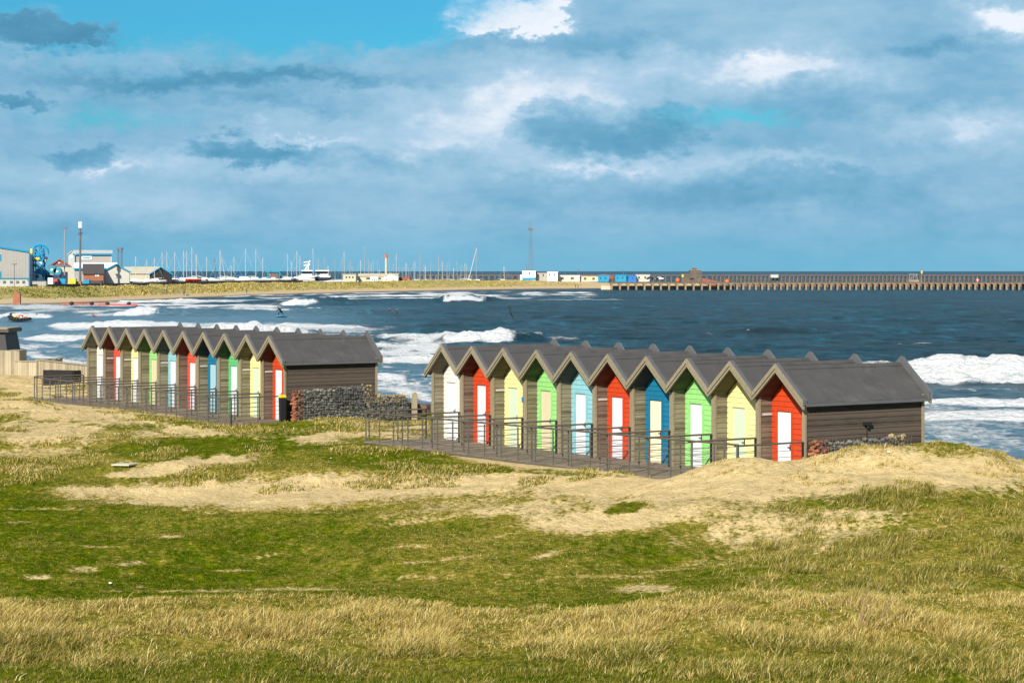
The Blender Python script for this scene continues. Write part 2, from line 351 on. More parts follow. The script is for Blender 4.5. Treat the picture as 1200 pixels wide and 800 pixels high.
g1 = n.ramp(r, [(0, (.022,.052,.002)), (.5, (.060,.098,.003)), (1, (.21,.205,.010))])
y1 = n.ramp(r, [(0, (.11,.07,.018)), (.3, (.42,.30,.075)), (.8, (.74,.58,.21)), (1, (.84,.73,.38))])
c = n.mix(n.attr('dry'), g1, y1)
n.link(c, b.inputs['Base Color']); b.inputs['Roughness'].default_value = .6; b.inputs['Specular IOR Level'].default_value = 0
tr = n.node('ShaderNodeBsdfTranslucent'); n.link(c, tr.inputs[0]); mx = n.node('ShaderNodeMixShader'); mx.inputs[0].default_value = .25
n.link(b.outputs[0], mx.inputs[1]); n.link(tr.outputs[0], mx.inputs[2])
n.link(mx.outputs[0], bm_.node_tree.nodes['Material Output'].inputs[0])
def scatter(n_, x0, x1, y0, y1, dens):
    out = []
    got = 0
    while got < n_:
        Y = rng.uniform(y0, y1, n_); T = rng.uniform(-1, 1, n_); X = (x0+x1)/2+(x1-x0)/2*T
        k = (rng.random(n_) < dens(X, Y)); out.append(np.stack([X[k], Y[k]])); got += k.sum()
    a = np.concatenate(out, 1)[:, :n_]; return a[0], a[1]
# the dry marram bank in front: tussocks whose blades splay outwards, over a thin matted layer
def tufts(X, Y, size, nb, r0):
    m = rng.poisson(nb*size).clip(4, 90); i = np.repeat(np.arange(len(X)), m); n_ = len(i)
    a = rng.random(n_)*2*math.pi; r = r0*size[i]*np.sqrt(rng.random(n_))
    ox = np.cos(a)*r; oy = np.sin(a)*r
    la = np.arctan2(np.sin(a)+rng.normal(0,.5,n_), np.cos(a)+.75+rng.normal(0,.5,n_))
    lean = np.clip(.25+.75*r/(r0*size[i]+1e-6)+rng.normal(0,.2,n_), .1, 1.3)
    return X[i]+ox, Y[i]+oy, i, la, lean
def fgreen(X, Y):
    pt = fbm(X*.55, Y*.28, 4, 1)
    return np.clip(sstep(.48, .58, pt)*sstep(27.6, 26.2, Y)+1.2*sstep(27.0, 25.8, Y+.9*(pt-.5)+np.where(X < -1, -.3, 0))+.45*sstep(1.5, 3.5, X)*sstep(27.8, 26.3, Y), 0, 1)
X, Y = scatter(11500, -8.6, 8.6, 22.8, 31.8, lambda X, Y: np.clip((np.abs(X) < .25*Y+1.2)*(.10+1.3*sstep(.38, .62, fbm(X*1.1, Y*.9, 4, 2)))*sstep(.1, -.6, Y-FGEDGE(X))*np.where(Y < 25.4, np.where(X < 0, .10, .5), 1), 0, 1))
sz = (.35+1.0*sstep(.40, .68, fbm(X*1.1, Y*.9, 4, 2)))*rng.uniform(.6, 1.35, len(X))*np.where(Y > 29.8, .55, 1); G = fgreen(X, Y); td = np.clip(rng.normal(.92, .10, len(X))-.75*(rng.random(len(X)) < .08+.55*G), .05, 1)
BX, BY, i, la, lean = tufts(X, Y, sz, 21, .12)
bladeset('marram_grass', BX, BY, .098*sz[i]*rng.uniform(.45,1.4,len(i))*(1+.9*(rng.random(len(i)) > .985)), rng.uniform(.005,.011,len(i)), lean, np.clip(td[i]+rng.normal(0,.15,len(i)), 0, 1), 'straw coloured marram tussocks bent by the wind along the nearest bank', bm_, la=la)
X, Y = scatter(120000, -8.6, 8.6, 22.6, 32.0, lambda X, Y: np.clip((np.abs(X) < .25*Y+1.2)*(.5+fbm(X*2, Y*1.5, 3, 1))*sstep(.3, -.6, Y-FGEDGE(X)), 0, 1))
G = fgreen(X, Y); up = sstep(29.2, 31.2, Y)
bladeset('matted_grass', X, Y, rng.uniform(.02,.085,len(X)), rng.uniform(.004,.010,len(X)), rng.uniform(.5,1.3,len(X)), np.where(rng.random(len(X)) < .12+.70*G+.18*up, rng.uniform(0,.3,len(X)), rng.uniform(.55,1,len(X))), 'short matted straw and green grass between the marram tussocks', bm_)
# rough bank on the right and the dune crest
def dR(X, Y):
    s, d, w = cover(X, Y, gz(X, Y)); x, y = spx(X, Y, gz(X, Y))
    reg = np.maximum(sstep(1.3, .7, ell(x, y, 1090, 650, 210, 72, -6)), .9*sstep(1.2, .8, ell(x, y, 1060, 560, 230, 48, 0)))
    return np.clip(reg*(1-.55*s)*(.12+1.5*sstep(.42, .62, fbm(X*1.3, Y*1.0, 4, 3))), 0, 1)*(np.abs(X) < .25*Y+1.5)
X, Y = scatter(7500, 2.5, 15.5, 32.5, 54.5, dR)
sz = (.3+.9*sstep(.42, .7, fbm(X*1.3, Y*1.0, 4, 3)))*rng.uniform(.5, 1.3, len(X))*np.where(Y > 47.5, .55, 1); td = np.clip(rng.normal(.38, .28, len(X))+.40*(Y > 48), .0, 1)
BX, BY, i, la, lean = tufts(X, Y, sz, 15, .11)
bladeset('rough_grass', BX, BY, .15*sz[i]*rng.uniform(.45,1.3,len(i)), rng.uniform(.007,.013,len(i)), lean, np.clip(td[i]+rng.normal(0,.15,len(i)), 0, 1), 'tufted olive and straw grass over the rising bank and dune on the right', bm_, la=la)
# short turf
def dT(X, Y):
    s, d, w = cover(X, Y, gz(X, Y)); return np.clip((1-s)**1.5*(.35+.9*fbm(X*2, Y*2, 3, 1))*(1.3-.5*sstep(31,60,Y)), 0, 1)*(np.abs(X) < .25*Y+1.5)
X, Y = scatter(200000, -18, 15, 31.0, 66, dT)
s, d, w = cover(X, Y, gz(X, Y))
bladeset('turf_grass', X, Y, rng.uniform(.015,.05,len(X)), rng.uniform(.008,.018,len(X)), rng.uniform(.1,.9,len(X)), np.clip(d*.85-.03+rng.normal(0,.12,len(X)), 0, 1), 'short green turf between the sandy paths', bm_)
X, Y = scatter(60000, -8.5, 8.5, 21.5, 26.2, lambda X, Y: (np.abs(X) < .25*Y+1.2)*np.clip(.4+.6*fbm(X*2, Y*2, 3, 1), 0, 1))
bladeset('verge_grass', X, Y, rng.uniform(.03,.08,len(X)), rng.uniform(.004,.009,len(X)), rng.uniform(.1,.9,len(X)), np.clip(rng.normal(.12,.2,len(X)), 0, 1), 'short green grass at the foot of the nearest bank', bm_)
# sparse tufts on the left dunes and round the decks
X, Y = scatter(60000, -30, 14, 56, 100, lambda X, Y: (np.abs(X) < .27*Y)*sstep(.55, .66, fbm(X*.7, Y*.5, 4, 2))*(X*DX+Y*DY < 42.5)*np.clip(.9-(uv(R0,X,Y)[1] > -2.4)*(uv(R0,X,Y)[0] > -1.5)-(uv(L0,X,Y)[1] > -2.4)*(uv(L0,X,Y)[0] > -1.5)*(uv(L0,X,Y)[0] < 18.0), 0, 1))
bladeset('dune_tufts', X, Y, rng.uniform(.03,.13,len(X)), rng.uniform(.015,.03,len(X)), rng.uniform(.2,.9,len(X)), np.clip(rng.normal(.45,.3,len(X)), 0, 1), 'thin scattered dune grass over the sand beyond the turf', bm_)
# ---------------------------------------------------------------- sea
dr = 9.2*F/np.array([70.0, 2600.0]); rows = 9.2*F/np.arange(dr[0], dr[1], -.5)
rows = np.concatenate([rows, [3200, 4500, 7000, 12000, 26000]]); tn = np.concatenate([np.linspace(-1.3,-.34,24)[:-1], np.linspace(-.34, .34, 840), np.linspace(.34,1.3,24)[1:]])
YY, TT = np.meshgrid(rows, tn, indexing='ij'); XX = TT*YY
fade = sstep(1500, 300, YY)
Z = .34*(fbm(XX*.20, YY*.34, 5, 1)-.5)*2*(.35+.65*fade)+.55*(fbm(XX*.03, YY*.075, 2, 2)-.5)*2*fade
foam = np.zeros_like(XX); shal_sheen = np.zeros_like(XX)
t = XX*DX+YY*DY
nA = fbm(XX*.12, YY*.09, 5, 0); nB = fbm(XX*.5, YY*.35, 4, 1); nC = fbm(XX*1.5, YY*.9, 3, 3); kf = sstep(130, 380, YY); nF = (nA*.4+nB*.35+nC*.25)*(1-kf)+(.62*fbm(XX*.055, YY*.030, 4, 2)+.38*nA)*kf
# long swells lined up with the beach
sw = np.sin((YY+.35*XX)/9.5+6*(fbm(XX*.012, YY*.02, 2, 3)-.5)); Z += .16*np.maximum(sw, -.3)*sstep(900, 250, YY)
# (x left, x right, base y, height m, s-range of foam, front width, curve)
BRK = [(1030,1420,449,2.0,-.95,1.2,1.0,0,1.1),(985,1066,430,.9,-.7,.6,.5,0,.5),(1050,1330,479,.45,-1,1.2,.75,0,.22),(1060,1360,502,.6,-1,1.2,.85,2,.3),
 (505,650,402,1.6,-.85,.35,1.0,3,1),(630,700,398,.5,-1,.4,.4,0,.5),(500,592,354,2.4,-.55,.45,1.0,10,1),(320,430,357,2.3,-.95,-.1,1.0,6,1),(430,560,399,.5,-1,1.2,.6,3,.6),(560,760,352,.6,-1,1,.5,4,.5),(250,420,363,.7,-1,1,.6,4,.6),
 (120,262,371,2.3,-.9,-.25,1.3,4,1),(210,372,392,1.7,-1,.75,1.2,5,1.2),(40,215,384,1.0,-1,1,1.2,6,1.2),(300,440,384,.8,-.7,1.,1.,2,.9),(300,480,369,1.5,2,3,1.2,4,.5),(600,760,372,.5,2,3,1,4,.5),
 (-60,70,373,.9,-1,1,1,0,.8),(430,520,396,.6,-1,1,.5,2,.7),(436,540,426,.7,-1,1.2,1,0,.8),(380,480,441,.5,-1,1.2,.8,0,1),(380,500,405,.5,-1,1.2,.6,0,.6),
 (590,780,396,.5,2,3,1,3,.5),(800,1000,390,.5,2,3,1,3,.5),(600,650,393,.6,-.6,.6,.4,2,.4),(20,150,399,.5,-1,1,1,3,.8),(60,200,406,.4,-1,1,.9,3,.8),(120,300,353,.8,-1,1,1,3,.8),(380,700,346,.9,-1,1,1,4,.7),(380,640,350,.6,-1,.6,1,4,.6)]
for x0, x1, yb, hh, f0, f1, fs, curve, trail in BRK:
    Yc = 9.2*F/(yb-HZ); Xc = ((x0+x1)/2-600)/F*Yc; hw = (x1-x0)/2/F*Yc
    s = (XX-Xc)/hw; e = np.clip(1-np.abs(s)**(5 if x1-x0 > 250 else 2), 0, 1)**.8*(.45+.6*fbm(XX*.10, XX*0+yb, 3, 1)+.55*fbm(XX*.55, XX*0+yb, 3, 2))
    k = Yc/250.
    dy = YY-(Yc+curve*s*s*1.5+2.2*k*(fbm(XX*.06, XX*0+yb*.1, 3, 2)-.5)*2+hh*.9)
    wf = hh*.75+.012*Yc*.5; wb = hh*3+2
    pr = np.where(dy < 0, np.exp(-(dy/wf)**2), np.exp(-(dy/wb)**2))
    Z += hh*e*pr*.9
    in_s = sstep(f0-.25, f0+.2, s+.5*(nB-.5))*sstep(f1+.30, f1-.25, s+.5*(nB-.5))*(e > .03)
    face = sstep(-wf*2.4-.5, -wf*1.2, dy+wf*1.2*(nB-.5))*sstep(wb*.30, 0, dy+(nC-.5)*1.5)
    foam = np.maximum(foam, fs*1.25*in_s*face*np.clip(e*1.6,0,1)**.9)
    Z += in_s*face*e*.8*min(hh,1.8)*(fbm(XX*.6, YY*.7, 5, 2)-.42)
    tr_ = in_s*np.exp(-np.clip(dy, 0, None)/(9*k*trail+4))*(dy > 0)*.5*trail
    ah = in_s*sstep(-(7*k+3), 0, dy)*(dy <= 0)*.42*trail
    foam = np.maximum(foam, np.maximum(tr_, ah)*(.15+1.3*sstep(.40, .62, nA*.4+nB*.4+nC*.2)))
# broad foam areas: (x0, x1, y0, y1, amount)
AREA = [(-40,300,350,372,.42),(120,330,353,366,.55),(240,420,341,353,.6),(380,700,341,351,.50),(0,120,395,415,.5),(60,330,380,398,.45),(330,480,378,398,.4),(428,520,392,460,.60),(1075,1420,455,545,.34),(436,500,440,462,.3),(430,600,386,398,.35),(-60,200,362,372,.3)]
for x0, x1, y0, y1, am in AREA:
    px = 600+F*TT; py = HZ+9.2*F/YY
    w = sstep(x0-20, x0+20, px)*sstep(x1+20, x1-20, px)*sstep(y0-3, y0+3, py)*sstep(y1+3, y1-3, py)
    foam = np.maximum(foam, w*am*(.12+1.5*sstep(.38, .62, nF)))
# surf along the near shoreline and whitecaps further out
sh = sstep(45, 0, t-73); foam = np.maximum(foam, sh*.42*(.15+1.3*sstep(.38, .62, nA*.4+nB*.35+nC*.25)))
edge = np.abs(t-75.5-2.5*(nA-.5)*2); foam = np.maximum(foam, .8*sstep(1.6, .2, edge))
cap = sstep(.69, .75, nA*.55+nB*.45)*sstep(1400, 500, YY)*.55; foam = np.maximum(foam, cap*sstep(.5, .6, fbm(XX*.02, YY*.02, 2, 1)))
Z *= sstep(71, 78, t)*.9+.1
Z = np.minimum(Z, 2.3)
shal_sheen = np.clip(np.maximum(sstep(75, 0, t-73), 1.0*sstep(640, 330, YY)*sstep(-8, -50, XX)), 0, 1)  # shallow tint near shore; brighter sky reflection painted into the left water
wm, n, b = newmat('sea water')
pos = n.node('ShaderNodeNewGeometry').outputs['Position']
fo = n.attr('foam'); shl_sheen = n.attr('shallow_sheen')
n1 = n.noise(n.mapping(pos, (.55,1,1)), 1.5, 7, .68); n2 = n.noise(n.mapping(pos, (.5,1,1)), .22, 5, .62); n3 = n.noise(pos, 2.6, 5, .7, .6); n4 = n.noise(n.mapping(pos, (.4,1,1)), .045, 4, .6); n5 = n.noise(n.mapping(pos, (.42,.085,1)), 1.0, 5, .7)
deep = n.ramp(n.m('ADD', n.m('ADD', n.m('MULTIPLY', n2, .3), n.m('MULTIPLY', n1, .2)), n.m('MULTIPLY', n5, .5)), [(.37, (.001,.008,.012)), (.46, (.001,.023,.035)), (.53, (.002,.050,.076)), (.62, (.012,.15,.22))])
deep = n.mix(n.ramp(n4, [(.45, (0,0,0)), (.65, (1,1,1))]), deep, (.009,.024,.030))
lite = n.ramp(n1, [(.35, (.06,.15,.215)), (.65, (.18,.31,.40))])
wc = n.mix(shl_sheen, deep, lite)
ff = n.m('ADD', n.m('MULTIPLY', n.m('SUBTRACT', fo, .5), 2.6), n.m('MULTIPLY', n.m('SUBTRACT', n.m('ADD', n.m('MULTIPLY', n3, .65), n.m('MULTIPLY', n1, .35)), .5), 3.6)); ff = n.m('ADD', ff, .34, clamp=True)
c = n.mix(ff, wc, n.ramp(n3, [(.3, (.55,.62,.66)), (.5, (.78,.80,.81)), (.75, (.84,.84,.83))])); n.link(c, b.inputs['Base Color'])  # blue-grey of thin foam, with breaker shading painted into the white
n.link(n.m('ADD', .30, n.m('MULTIPLY', ff, .6)), b.inputs['Roughness']); b.inputs['IOR'].default_value = 1.33
n.link(n.m('SUBTRACT', .08, n.m('MULTIPLY', ff, .07)), b.inputs['Specular IOR Level'])
n.link(n.bump(n.m('ADD', n.m('ADD', n1, n.m('MULTIPLY', n2, 2)), n.m('MULTIPLY', n3, .6)), 1.0, .7), b.inputs['Normal'])
sea = fastmesh('sea', np.stack([XX, YY, SEA+Z], -1).reshape(-1,3), gridquads(*XX.shape), None, wm, dict(foam=foam.ravel(), shallow_sheen=shal_sheen.ravel()), True)
tag(sea, 'dark blue sea with white breakers rolling into the bay', 'sea', kind='structure')
# ---------------------------------------------------------------- beach huts
EA = 2.34; PK = 3.14; HD = 4.2; REC = .44    # eave, ridge, depth, porch recess
def zroof(x, hw): return PK-(PK-EA)*abs(x)/hw
def hut(o, u, hw, colr, door, sidecol, label, group, plate=None, last=False, first=False, tagz=None, lamp=False):
    HD = 4.22 if o is R0 else 4.0; x, y = world(o, u, 0); root = empty('beach_hut', (x, y, 0), rot(o), label, 'beach hut', group)
    bh = .142; z0 = -.5
    def sidewall(x_out, sgn, y0, y1, mat_, name='side_wall', thick=.05):
        mb = MB(); z = z0
        prof = []
        while z < EA-.02:
            zt = min(z+bh, EA-.02)
            mb.hexa([(x_out-sgn*thick, y0, z), (x_out+sgn*.012, y0, z), (x_out+sgn*.012, y1, z), (x_out-sgn*thick, y1, z),
                     (x_out-sgn*thick, y0, zt), (x_out-sgn*.004, y0, zt), (x_out-sgn*.004, y1, zt), (x_out-sgn*thick, y1, zt)])
            z = zt
        return mb.build(name, mat_, root)
    inn = hw-.055
    sidewall(-inn, 1, .05, HD-.1, sidecol)                     # its inner face looks into the porch
    if last: sidewall(hw-.012, 1, .05, HD-.05, M['clad_side'], thick=.06)
    else: sidewall(inn, -1, .05, HD-.1, sidecol)
    # painted gable wall with the door opening
    dw0, dw1, dh = -.665, -.09, 1.93
    mb = MB(); z = z0; xi = inn-.01
    def lim(zz, s): return s*min(xi-.0, max(.01, (PK-.12-zz)/(PK-EA)*hw)) if zz > EA-.12 else s*xi
    while z < PK-.14:
        zt = min(z+bh, PK-.14)
        spans = [(lim(z,-1), lim(z,1), lim(zt,-1), lim(zt,1))]
        if zt <= dh+.08: spans = [(lim(z,-1), dw0-.07, lim(zt,-1), dw0-.07), (dw1+.07, lim(z,1), dw1+.07, lim(zt,1))]
        for a, b_, c_, d_ in spans:
            mb.hexa([(a, REC-.014, z), (b_, REC-.014, z), (b_, REC+.05, z), (a, REC+.05, z), (c_, REC+.004, zt), (d_, REC+.004, zt), (d_, REC+.05, zt), (c_, REC+.05, zt)])
        z = zt
    mb.build('gable_wall', M['p_'+colr], root)
    fr = MB(); fr.box((dw0-.075, REC-.03, z0), (dw0, REC+.06, dh+.075)).box((dw1, REC-.03, z0), (dw1+.075, REC+.06, dh+.075)).box((dw0, REC-.03, dh), (dw1, REC+.06, dh+.075))
    fr.build('door_frame', M['p_'+colr], root)
    d = MB().box((dw0+.004, REC+.012, z0), (dw1-.004, REC+.05, dh-.004)).build('door', M[door], root)
    h = MB().tube((dw1-.07, REC+.014, .98), (dw1-.07, REC-.03, .98), .012).tube((dw1-.07, REC-.03, .98), (dw1-.15, REC-.03, .98), .01).box((dw1-.09, REC+.002, .90), (dw1-.05, REC+.0125, 1.06)).build('handle', M['black'], d)
    # corner posts
    for s in (-1, 1):
        p = MB(); xx = s*(hw-.005)
        if last and s > 0: p.box((hw-.09, -.02, z0), (hw+.02, .048, EA)).build('corner_post', M['post'], root); p = MB().box((hw+.003, HD-.07, z0), (hw+.03, HD+.02, EA)).build('corner_post', M['post'], root)
        else:
            p.box((min(xx, xx-s*.075), -.02, z0), (max(xx, xx-s*.075), .048, EA)).build('corner_post', M['post'], root)
    # porch ceiling, roof and its trims
    yf, yb = -.13, HD+.12
    for s in (-1, 1):
        ex = hw+(.10 if (last and s > 0) or (first and s < 0) else -.006)
        def zz(q, off): return PK-(PK-EA)*q/hw+off
        m_ = MB(); m_.hexa([(s*.0, yf+.05, zz(0,-.10)), (s*(ex-.0), yf+.05, zz(ex,-.10)), (s*(ex), REC+.03, zz(ex,-.10)), (0, REC+.03, zz(0,-.10)),
                            (s*.0, yf+.05, zz(0,-.055)), (s*ex, yf+.05, zz(ex,-.055)), (s*ex, REC+.03, zz(ex,-.055)), (0, REC+.03, zz(0,-.055))])
        m_.build('porch_ceiling', M['c_'+colr], root)
    rf = MB()
    for s in (-1, 1):
        ex = hw+(.12 if (last and s > 0) or (first and s < 0) else 0)
        def zz(q, off): return PK-(PK-EA)*q/hw+off
        rf.hexa([(0, yf+.04, zz(0,-.05)), (s*ex, yf+.04, zz(ex,-.05)), (s*ex, yb-.04, zz(ex,-.05)), (0, yb-.04, zz(0,-.05)),
                 (0, yf+.04, zz(0,0)), (s*ex, yf+.04, zz(ex,0)), (s*ex, yb-.04, zz(ex,0)), (0, yb-.04, zz(0,0))])
        for q in np.linspace(yf, yb, 6)[1:-1]:
            rf.hexa([(s*.02, q-.010, zz(.02,-.01)), (s*ex, q-.010, zz(ex,-.01)), (s*ex, q+.010, zz(ex,-.01)), (s*.02, q+.010, zz(.02,-.01)),
                     (s*.02, q-.010, zz(.02,.022)), (s*ex, q-.010, zz(ex,.022)), (s*ex, q+.010, zz(ex,.022)), (s*.02, q+.010, zz(.02,.022))])
    roof = rf.build('roof', M['roof'], root)
    MB().hexa([(-.09, yf+.05, PK-.06), (.09, yf+.05, PK-.06), (.09, yb-.05, PK-.06), (-.09, yb-.05, PK-.06), (-.012, yf+.05, PK+.03), (.012, yf+.05, PK+.03), (.012, yb-.05, PK+.03), (-.012, yb-.05, PK+.03)]).build('ridge_cap', M['roof'], roof)
    if last: MB().box((hw+.10, yf+.05, EA-.19), (hw+.17, yb-.05, EA-.115)).build('gutter', M['flash'], roof)
    # raised verges and double bargeboards at both gables
    for e, (ya, yb_) in enumerate(((yf-.06, yf+.055), (yb-.055, yb+.03))):
        fl = MB(); up = 0 if e == 0 else .085
        for s in (-1, 1):
            ex = hw+(.16 if (last and s > 0) or (first and s < 0) else -.012)
            def zz(q, off): return PK-(PK-EA)*q/hw+off
            fl.hexa([(0, ya, zz(0,-.02)), (s*ex, ya, zz(ex,-.02)), (s*ex, yb_, zz(ex,-.02)), (0, yb_, zz(0,-.02)), (0, ya, zz(0,.115+up)), (s*ex, ya, zz(ex,.115+up)), (s*ex, yb_, zz(ex,.115+up)), (0, yb_, zz(0,.115+up))])
            sgn = -1 if e == 0 else 1; yo = ya if e == 0 else yb_
            bb = MB()
            for (t0, t1, th) in ((-.035, .095+up, .035), (-.135, -.055, .02)):
                y0_, y1_ = (yo-th, yo+.0-.001) if e == 0 else (yo+.001, yo+th)
                if t0 < -.1 and e == 0: y1_ = yo+.05
                if t0 < -.1 and e == 1: y0_ = yo-.05
                bb.hexa([(0, y0_, zz(0,t0)), (s*ex, y0_, zz(ex,t0)), (s*ex, y1_, zz(ex,t0)), (0, y1_, zz(0,t0)), (0, y0_, zz(0,t1)), (s*ex, y0_, zz(ex,t1)), (s*ex, y1_, zz(ex,t1)), (0, y1_, zz(0,t1))])
            bb.build('bargeboard', M['trim'], root)
        fl.build('verge_flashing', M['flash'], root)
    MB().prism([(-inn, HD-.09, z0), (inn, HD-.09, z0), (inn, HD-.09, EA-.1), (0, HD-.09, PK-.12), (-inn, HD-.09, EA-.1)], (0,.06,0)).build('rear_wall', M['clad'], root)
    if plate: MB().box((-inn+.012, .10, 1.80), (-inn+.03, .42, 1.86)).build('name_plate', M['palepanel'] , root)
    if tagz is not None: MB().box((hw-.10, -.05, tagz), (hw-.02, -.022, tagz+.16)).build('blue_tag', M['blue'], root)
    if lamp:
        l = MB().box((hw+.0, 2.02, 1.58), (hw+.11, 2.26, 1.66)).tube((hw+.06, 2.15, 1.56), (hw+.06, 2.15, 1.50), .04).build('wall_lamp', M['black'], root)
        MB().tube((hw+.014, 2.15, 1.45), (hw+.014, 2.15, .5), .011).build('cable', M['black'], l)
    return root
G_R = 'ten beach huts of the nearer right hand row'; G_L = 'ten beach huts of the farther left hand row'
RH = [('white','doorwhite','clad',0,None,'white fronted hut at the seaward far end of the right hand row'),
 ('red','doorwhite','cladbrown',0,None,'orange red hut between the white hut and a yellow hut, right hand row'),
 ('yellow','doorpalegreen','clad',1,1.55,'yellow hut with white plate, third from far end of right hand row'),
 ('green','doorbeige','clad',0,.75,'green hut with beige door in the right hand row'),
 ('lightblue','doorwhite','clad',0,None,'pale blue hut with white door in the right hand row'),
 ('red','doorwhite','cladbrown',1,.75,'orange red hut between pale blue and dark blue huts in right hand row'),
 ('darkblue','doorcream','clad',0,None,'dark blue hut with cream door in the right hand row'),
 ('green','doorwhite','clad',0,None,'green hut with white door next to the dark blue hut, right hand row'),
 ('yellow','doorpalegreen','clad',0,None,'yellow hut beside the nearest red hut of the right hand row'),
 ('red','doorice','cladbrown',1,None,'orange red hut at the near end of the right hand row, side wall showing')]
LH = [('white','doorwhite','clad',0,None,'white fronted hut at the far end of the left hand row'),
 ('softred','doorwhite','cladbrown',1,None,'red hut beside the white one in the left hand row'),
 ('yellow','doorwhite','clad',1,None,'yellow hut with white door, third from far end of left hand row'),
 ('green','doorbeige','clad',0,None,'bright green hut with pale beige door in the left hand row'),
 ('lightblue','doorwhite','clad',1,None,'pale blue hut with white door in the left hand row'),
 ('softred','doorwhite','cladbrown',0,None,'red hut beside the pale blue one in the middle of the left hand row'),
 ('darkblue','doorblue','clad',1,None,'dark blue hut with light blue door in the left hand row'),
 ('teal','doorwhite','clad',0,None,'sea green hut with white door near the near end of the left hand row'),
 ('yellow','doorpalegreen','clad',1,None,'yellow hut beside the nearest red hut of the left hand row'),
 ('red','doorwhite','cladbrown',1,None,'orange red hut at near end of left hand row, beside a stone gabion')]
for H, o, pit, g in ((RH, R0, PIT_R, G_R), (LH, L0, PIT_L, G_L)):
    for k, (c_, dr_, sd, pl, tz, lb) in enumerate(H):
        hut(o, k*pit, pit/2, c_, dr_, M[sd], lb, g, plate=pl, last=(k == 9), first=(k == 0), tagz=tz, lamp=(k == 9 and o is R0))
# ---------------------------------------------------------------- decks and railings
VO = -2.35
for o, pit, sl, nm in ((R0, PIT_R, .010, 'right'), (L0, PIT_L, .0, 'left')):
    u0, u1 = -pit/2-.35, 9.5*pit+.1; org = world(o, 0, 0)
    root = empty('boardwalk', (org[0], org[1], 0), rot(o), 'grey plank boardwalk along the front of the %s row of huts' % ('nearer right' if nm == 'right' else 'farther left'), 'boardwalk', 'boardwalks in front of the huts')
    mb = MB(); u = u0; rr = random.Random(3)
    while u < u1:
        h_ = sl*max(0, u)+rr.uniform(-.004, .004)
        mb.box((u+.004, VO-.12, h_-.05), (u+.114, .62, h_+.0)); u += .12
    mb.build('planks', M['deck'], root)
    MB().hexa([(u0, VO-.16, -.4), (u1, VO-.16, -.4), (u1, VO-.125, -.4), (u0, VO-.125, -.4), (u0, VO-.16, sl*u0-.01), (u1, VO-.16, sl*u1-.01), (u1, VO-.125, sl*u1-.01), (u0, VO-.125, sl*u0-.01)]).build('edge_board', M['railtop'], root)
    so = .0165 if nm == 'right' else 0.0
    # long outer railing, post by post
    r_ = empty('railing', (*world(o, u0, VO), 0), rot(o), 'long grey steel railing along the outer edge of the %s boardwalk' % ('nearer right' if nm == 'right' else 'farther left'), 'railing', 'railings along the boardwalks')
    L = u1-u0; npst = int(round(L/.93)); lv = lambda q: so*max(0, u0+q)
    for i in range(npst+1):
        q = L*i/npst; MB().box((q-.017, -.017, -.35), (q+.017, .017, lv(q)+.93)).build('post', M['rail'], r_)
    def railbar(parent, a, b_, za, zb, top):
        for j, zz_ in enumerate((.14, .28, .42, .56, .70)):
            MB().tube((a[0], a[1], za+zz_), (b_[0], b_[1], zb+zz_), .0075, n=6).build('bar', M['rail'], parent)
        MB().tube((a[0], a[1], za+.955), (b_[0], b_[1], zb+.955), .026, n=8).build('top_rail', top, parent)
    # bars in two straight runs because the deck tilts a little
    railbar(r_, (-.05,0), (L+.05,0), lv(0), lv(L), M['railtop'])
    # railings across the deck, one at each partition
    for k in range(-1, 10):
        uu = (k+.5)*pit+(-.3 if k == -1 else 0)+(.02 if k == 9 else 0)
        w_ = world(o, uu, VO)
        nmm = nm; HH = RH if nm == 'right' else LH; ordn = ['first','second','third','fourth','fifth','sixth','seventh','eighth','ninth','tenth']
        cn = dict(white='white', red='red', softred='red', yellow='yellow', green='green', teal='sea green', lightblue='pale blue', darkblue='dark blue')
        if k == -1: lb = 'grey railing closing the far end of the %s boardwalk' % nm
        elif k == 9: lb = 'grey railing closing the near end of the %s boardwalk' % nm
        else: lb = 'railing across the %s boardwalk between the %s %s and %s %s huts' % (nm, ordn[k], cn[HH[k][0]], ordn[k+1], cn[HH[k+1][0]])
        d_ = empty('divider_railing', (w_[0], w_[1], 0), rot(o), lb, 'railing', 'short railings across the %s boardwalk' % nmm)
        z_ = .012*max(0, uu) if nm == 'right' else 0
        for q in ((.10, 1.2, 2.25) if k != -1 else (.10, 1.2, 2.3)):
            MB().box((-.017, q-.017, -.35), (.017, q+.017, z_+1.0)).build('post', M['rail' if q < 2 else 'black'], d_)
        for zz_ in (.16, .32, .48, .64, .80): MB().tube((0, .05, z_+zz_), (0, 2.25, z_+zz_), .0075, n=6).build('bar', M['rail'], d_)
        MB().tube((0, -.02, z_+1.0), (0, 2.28, z_+1.0), .026).build('top_rail', M['railtop'], d_)
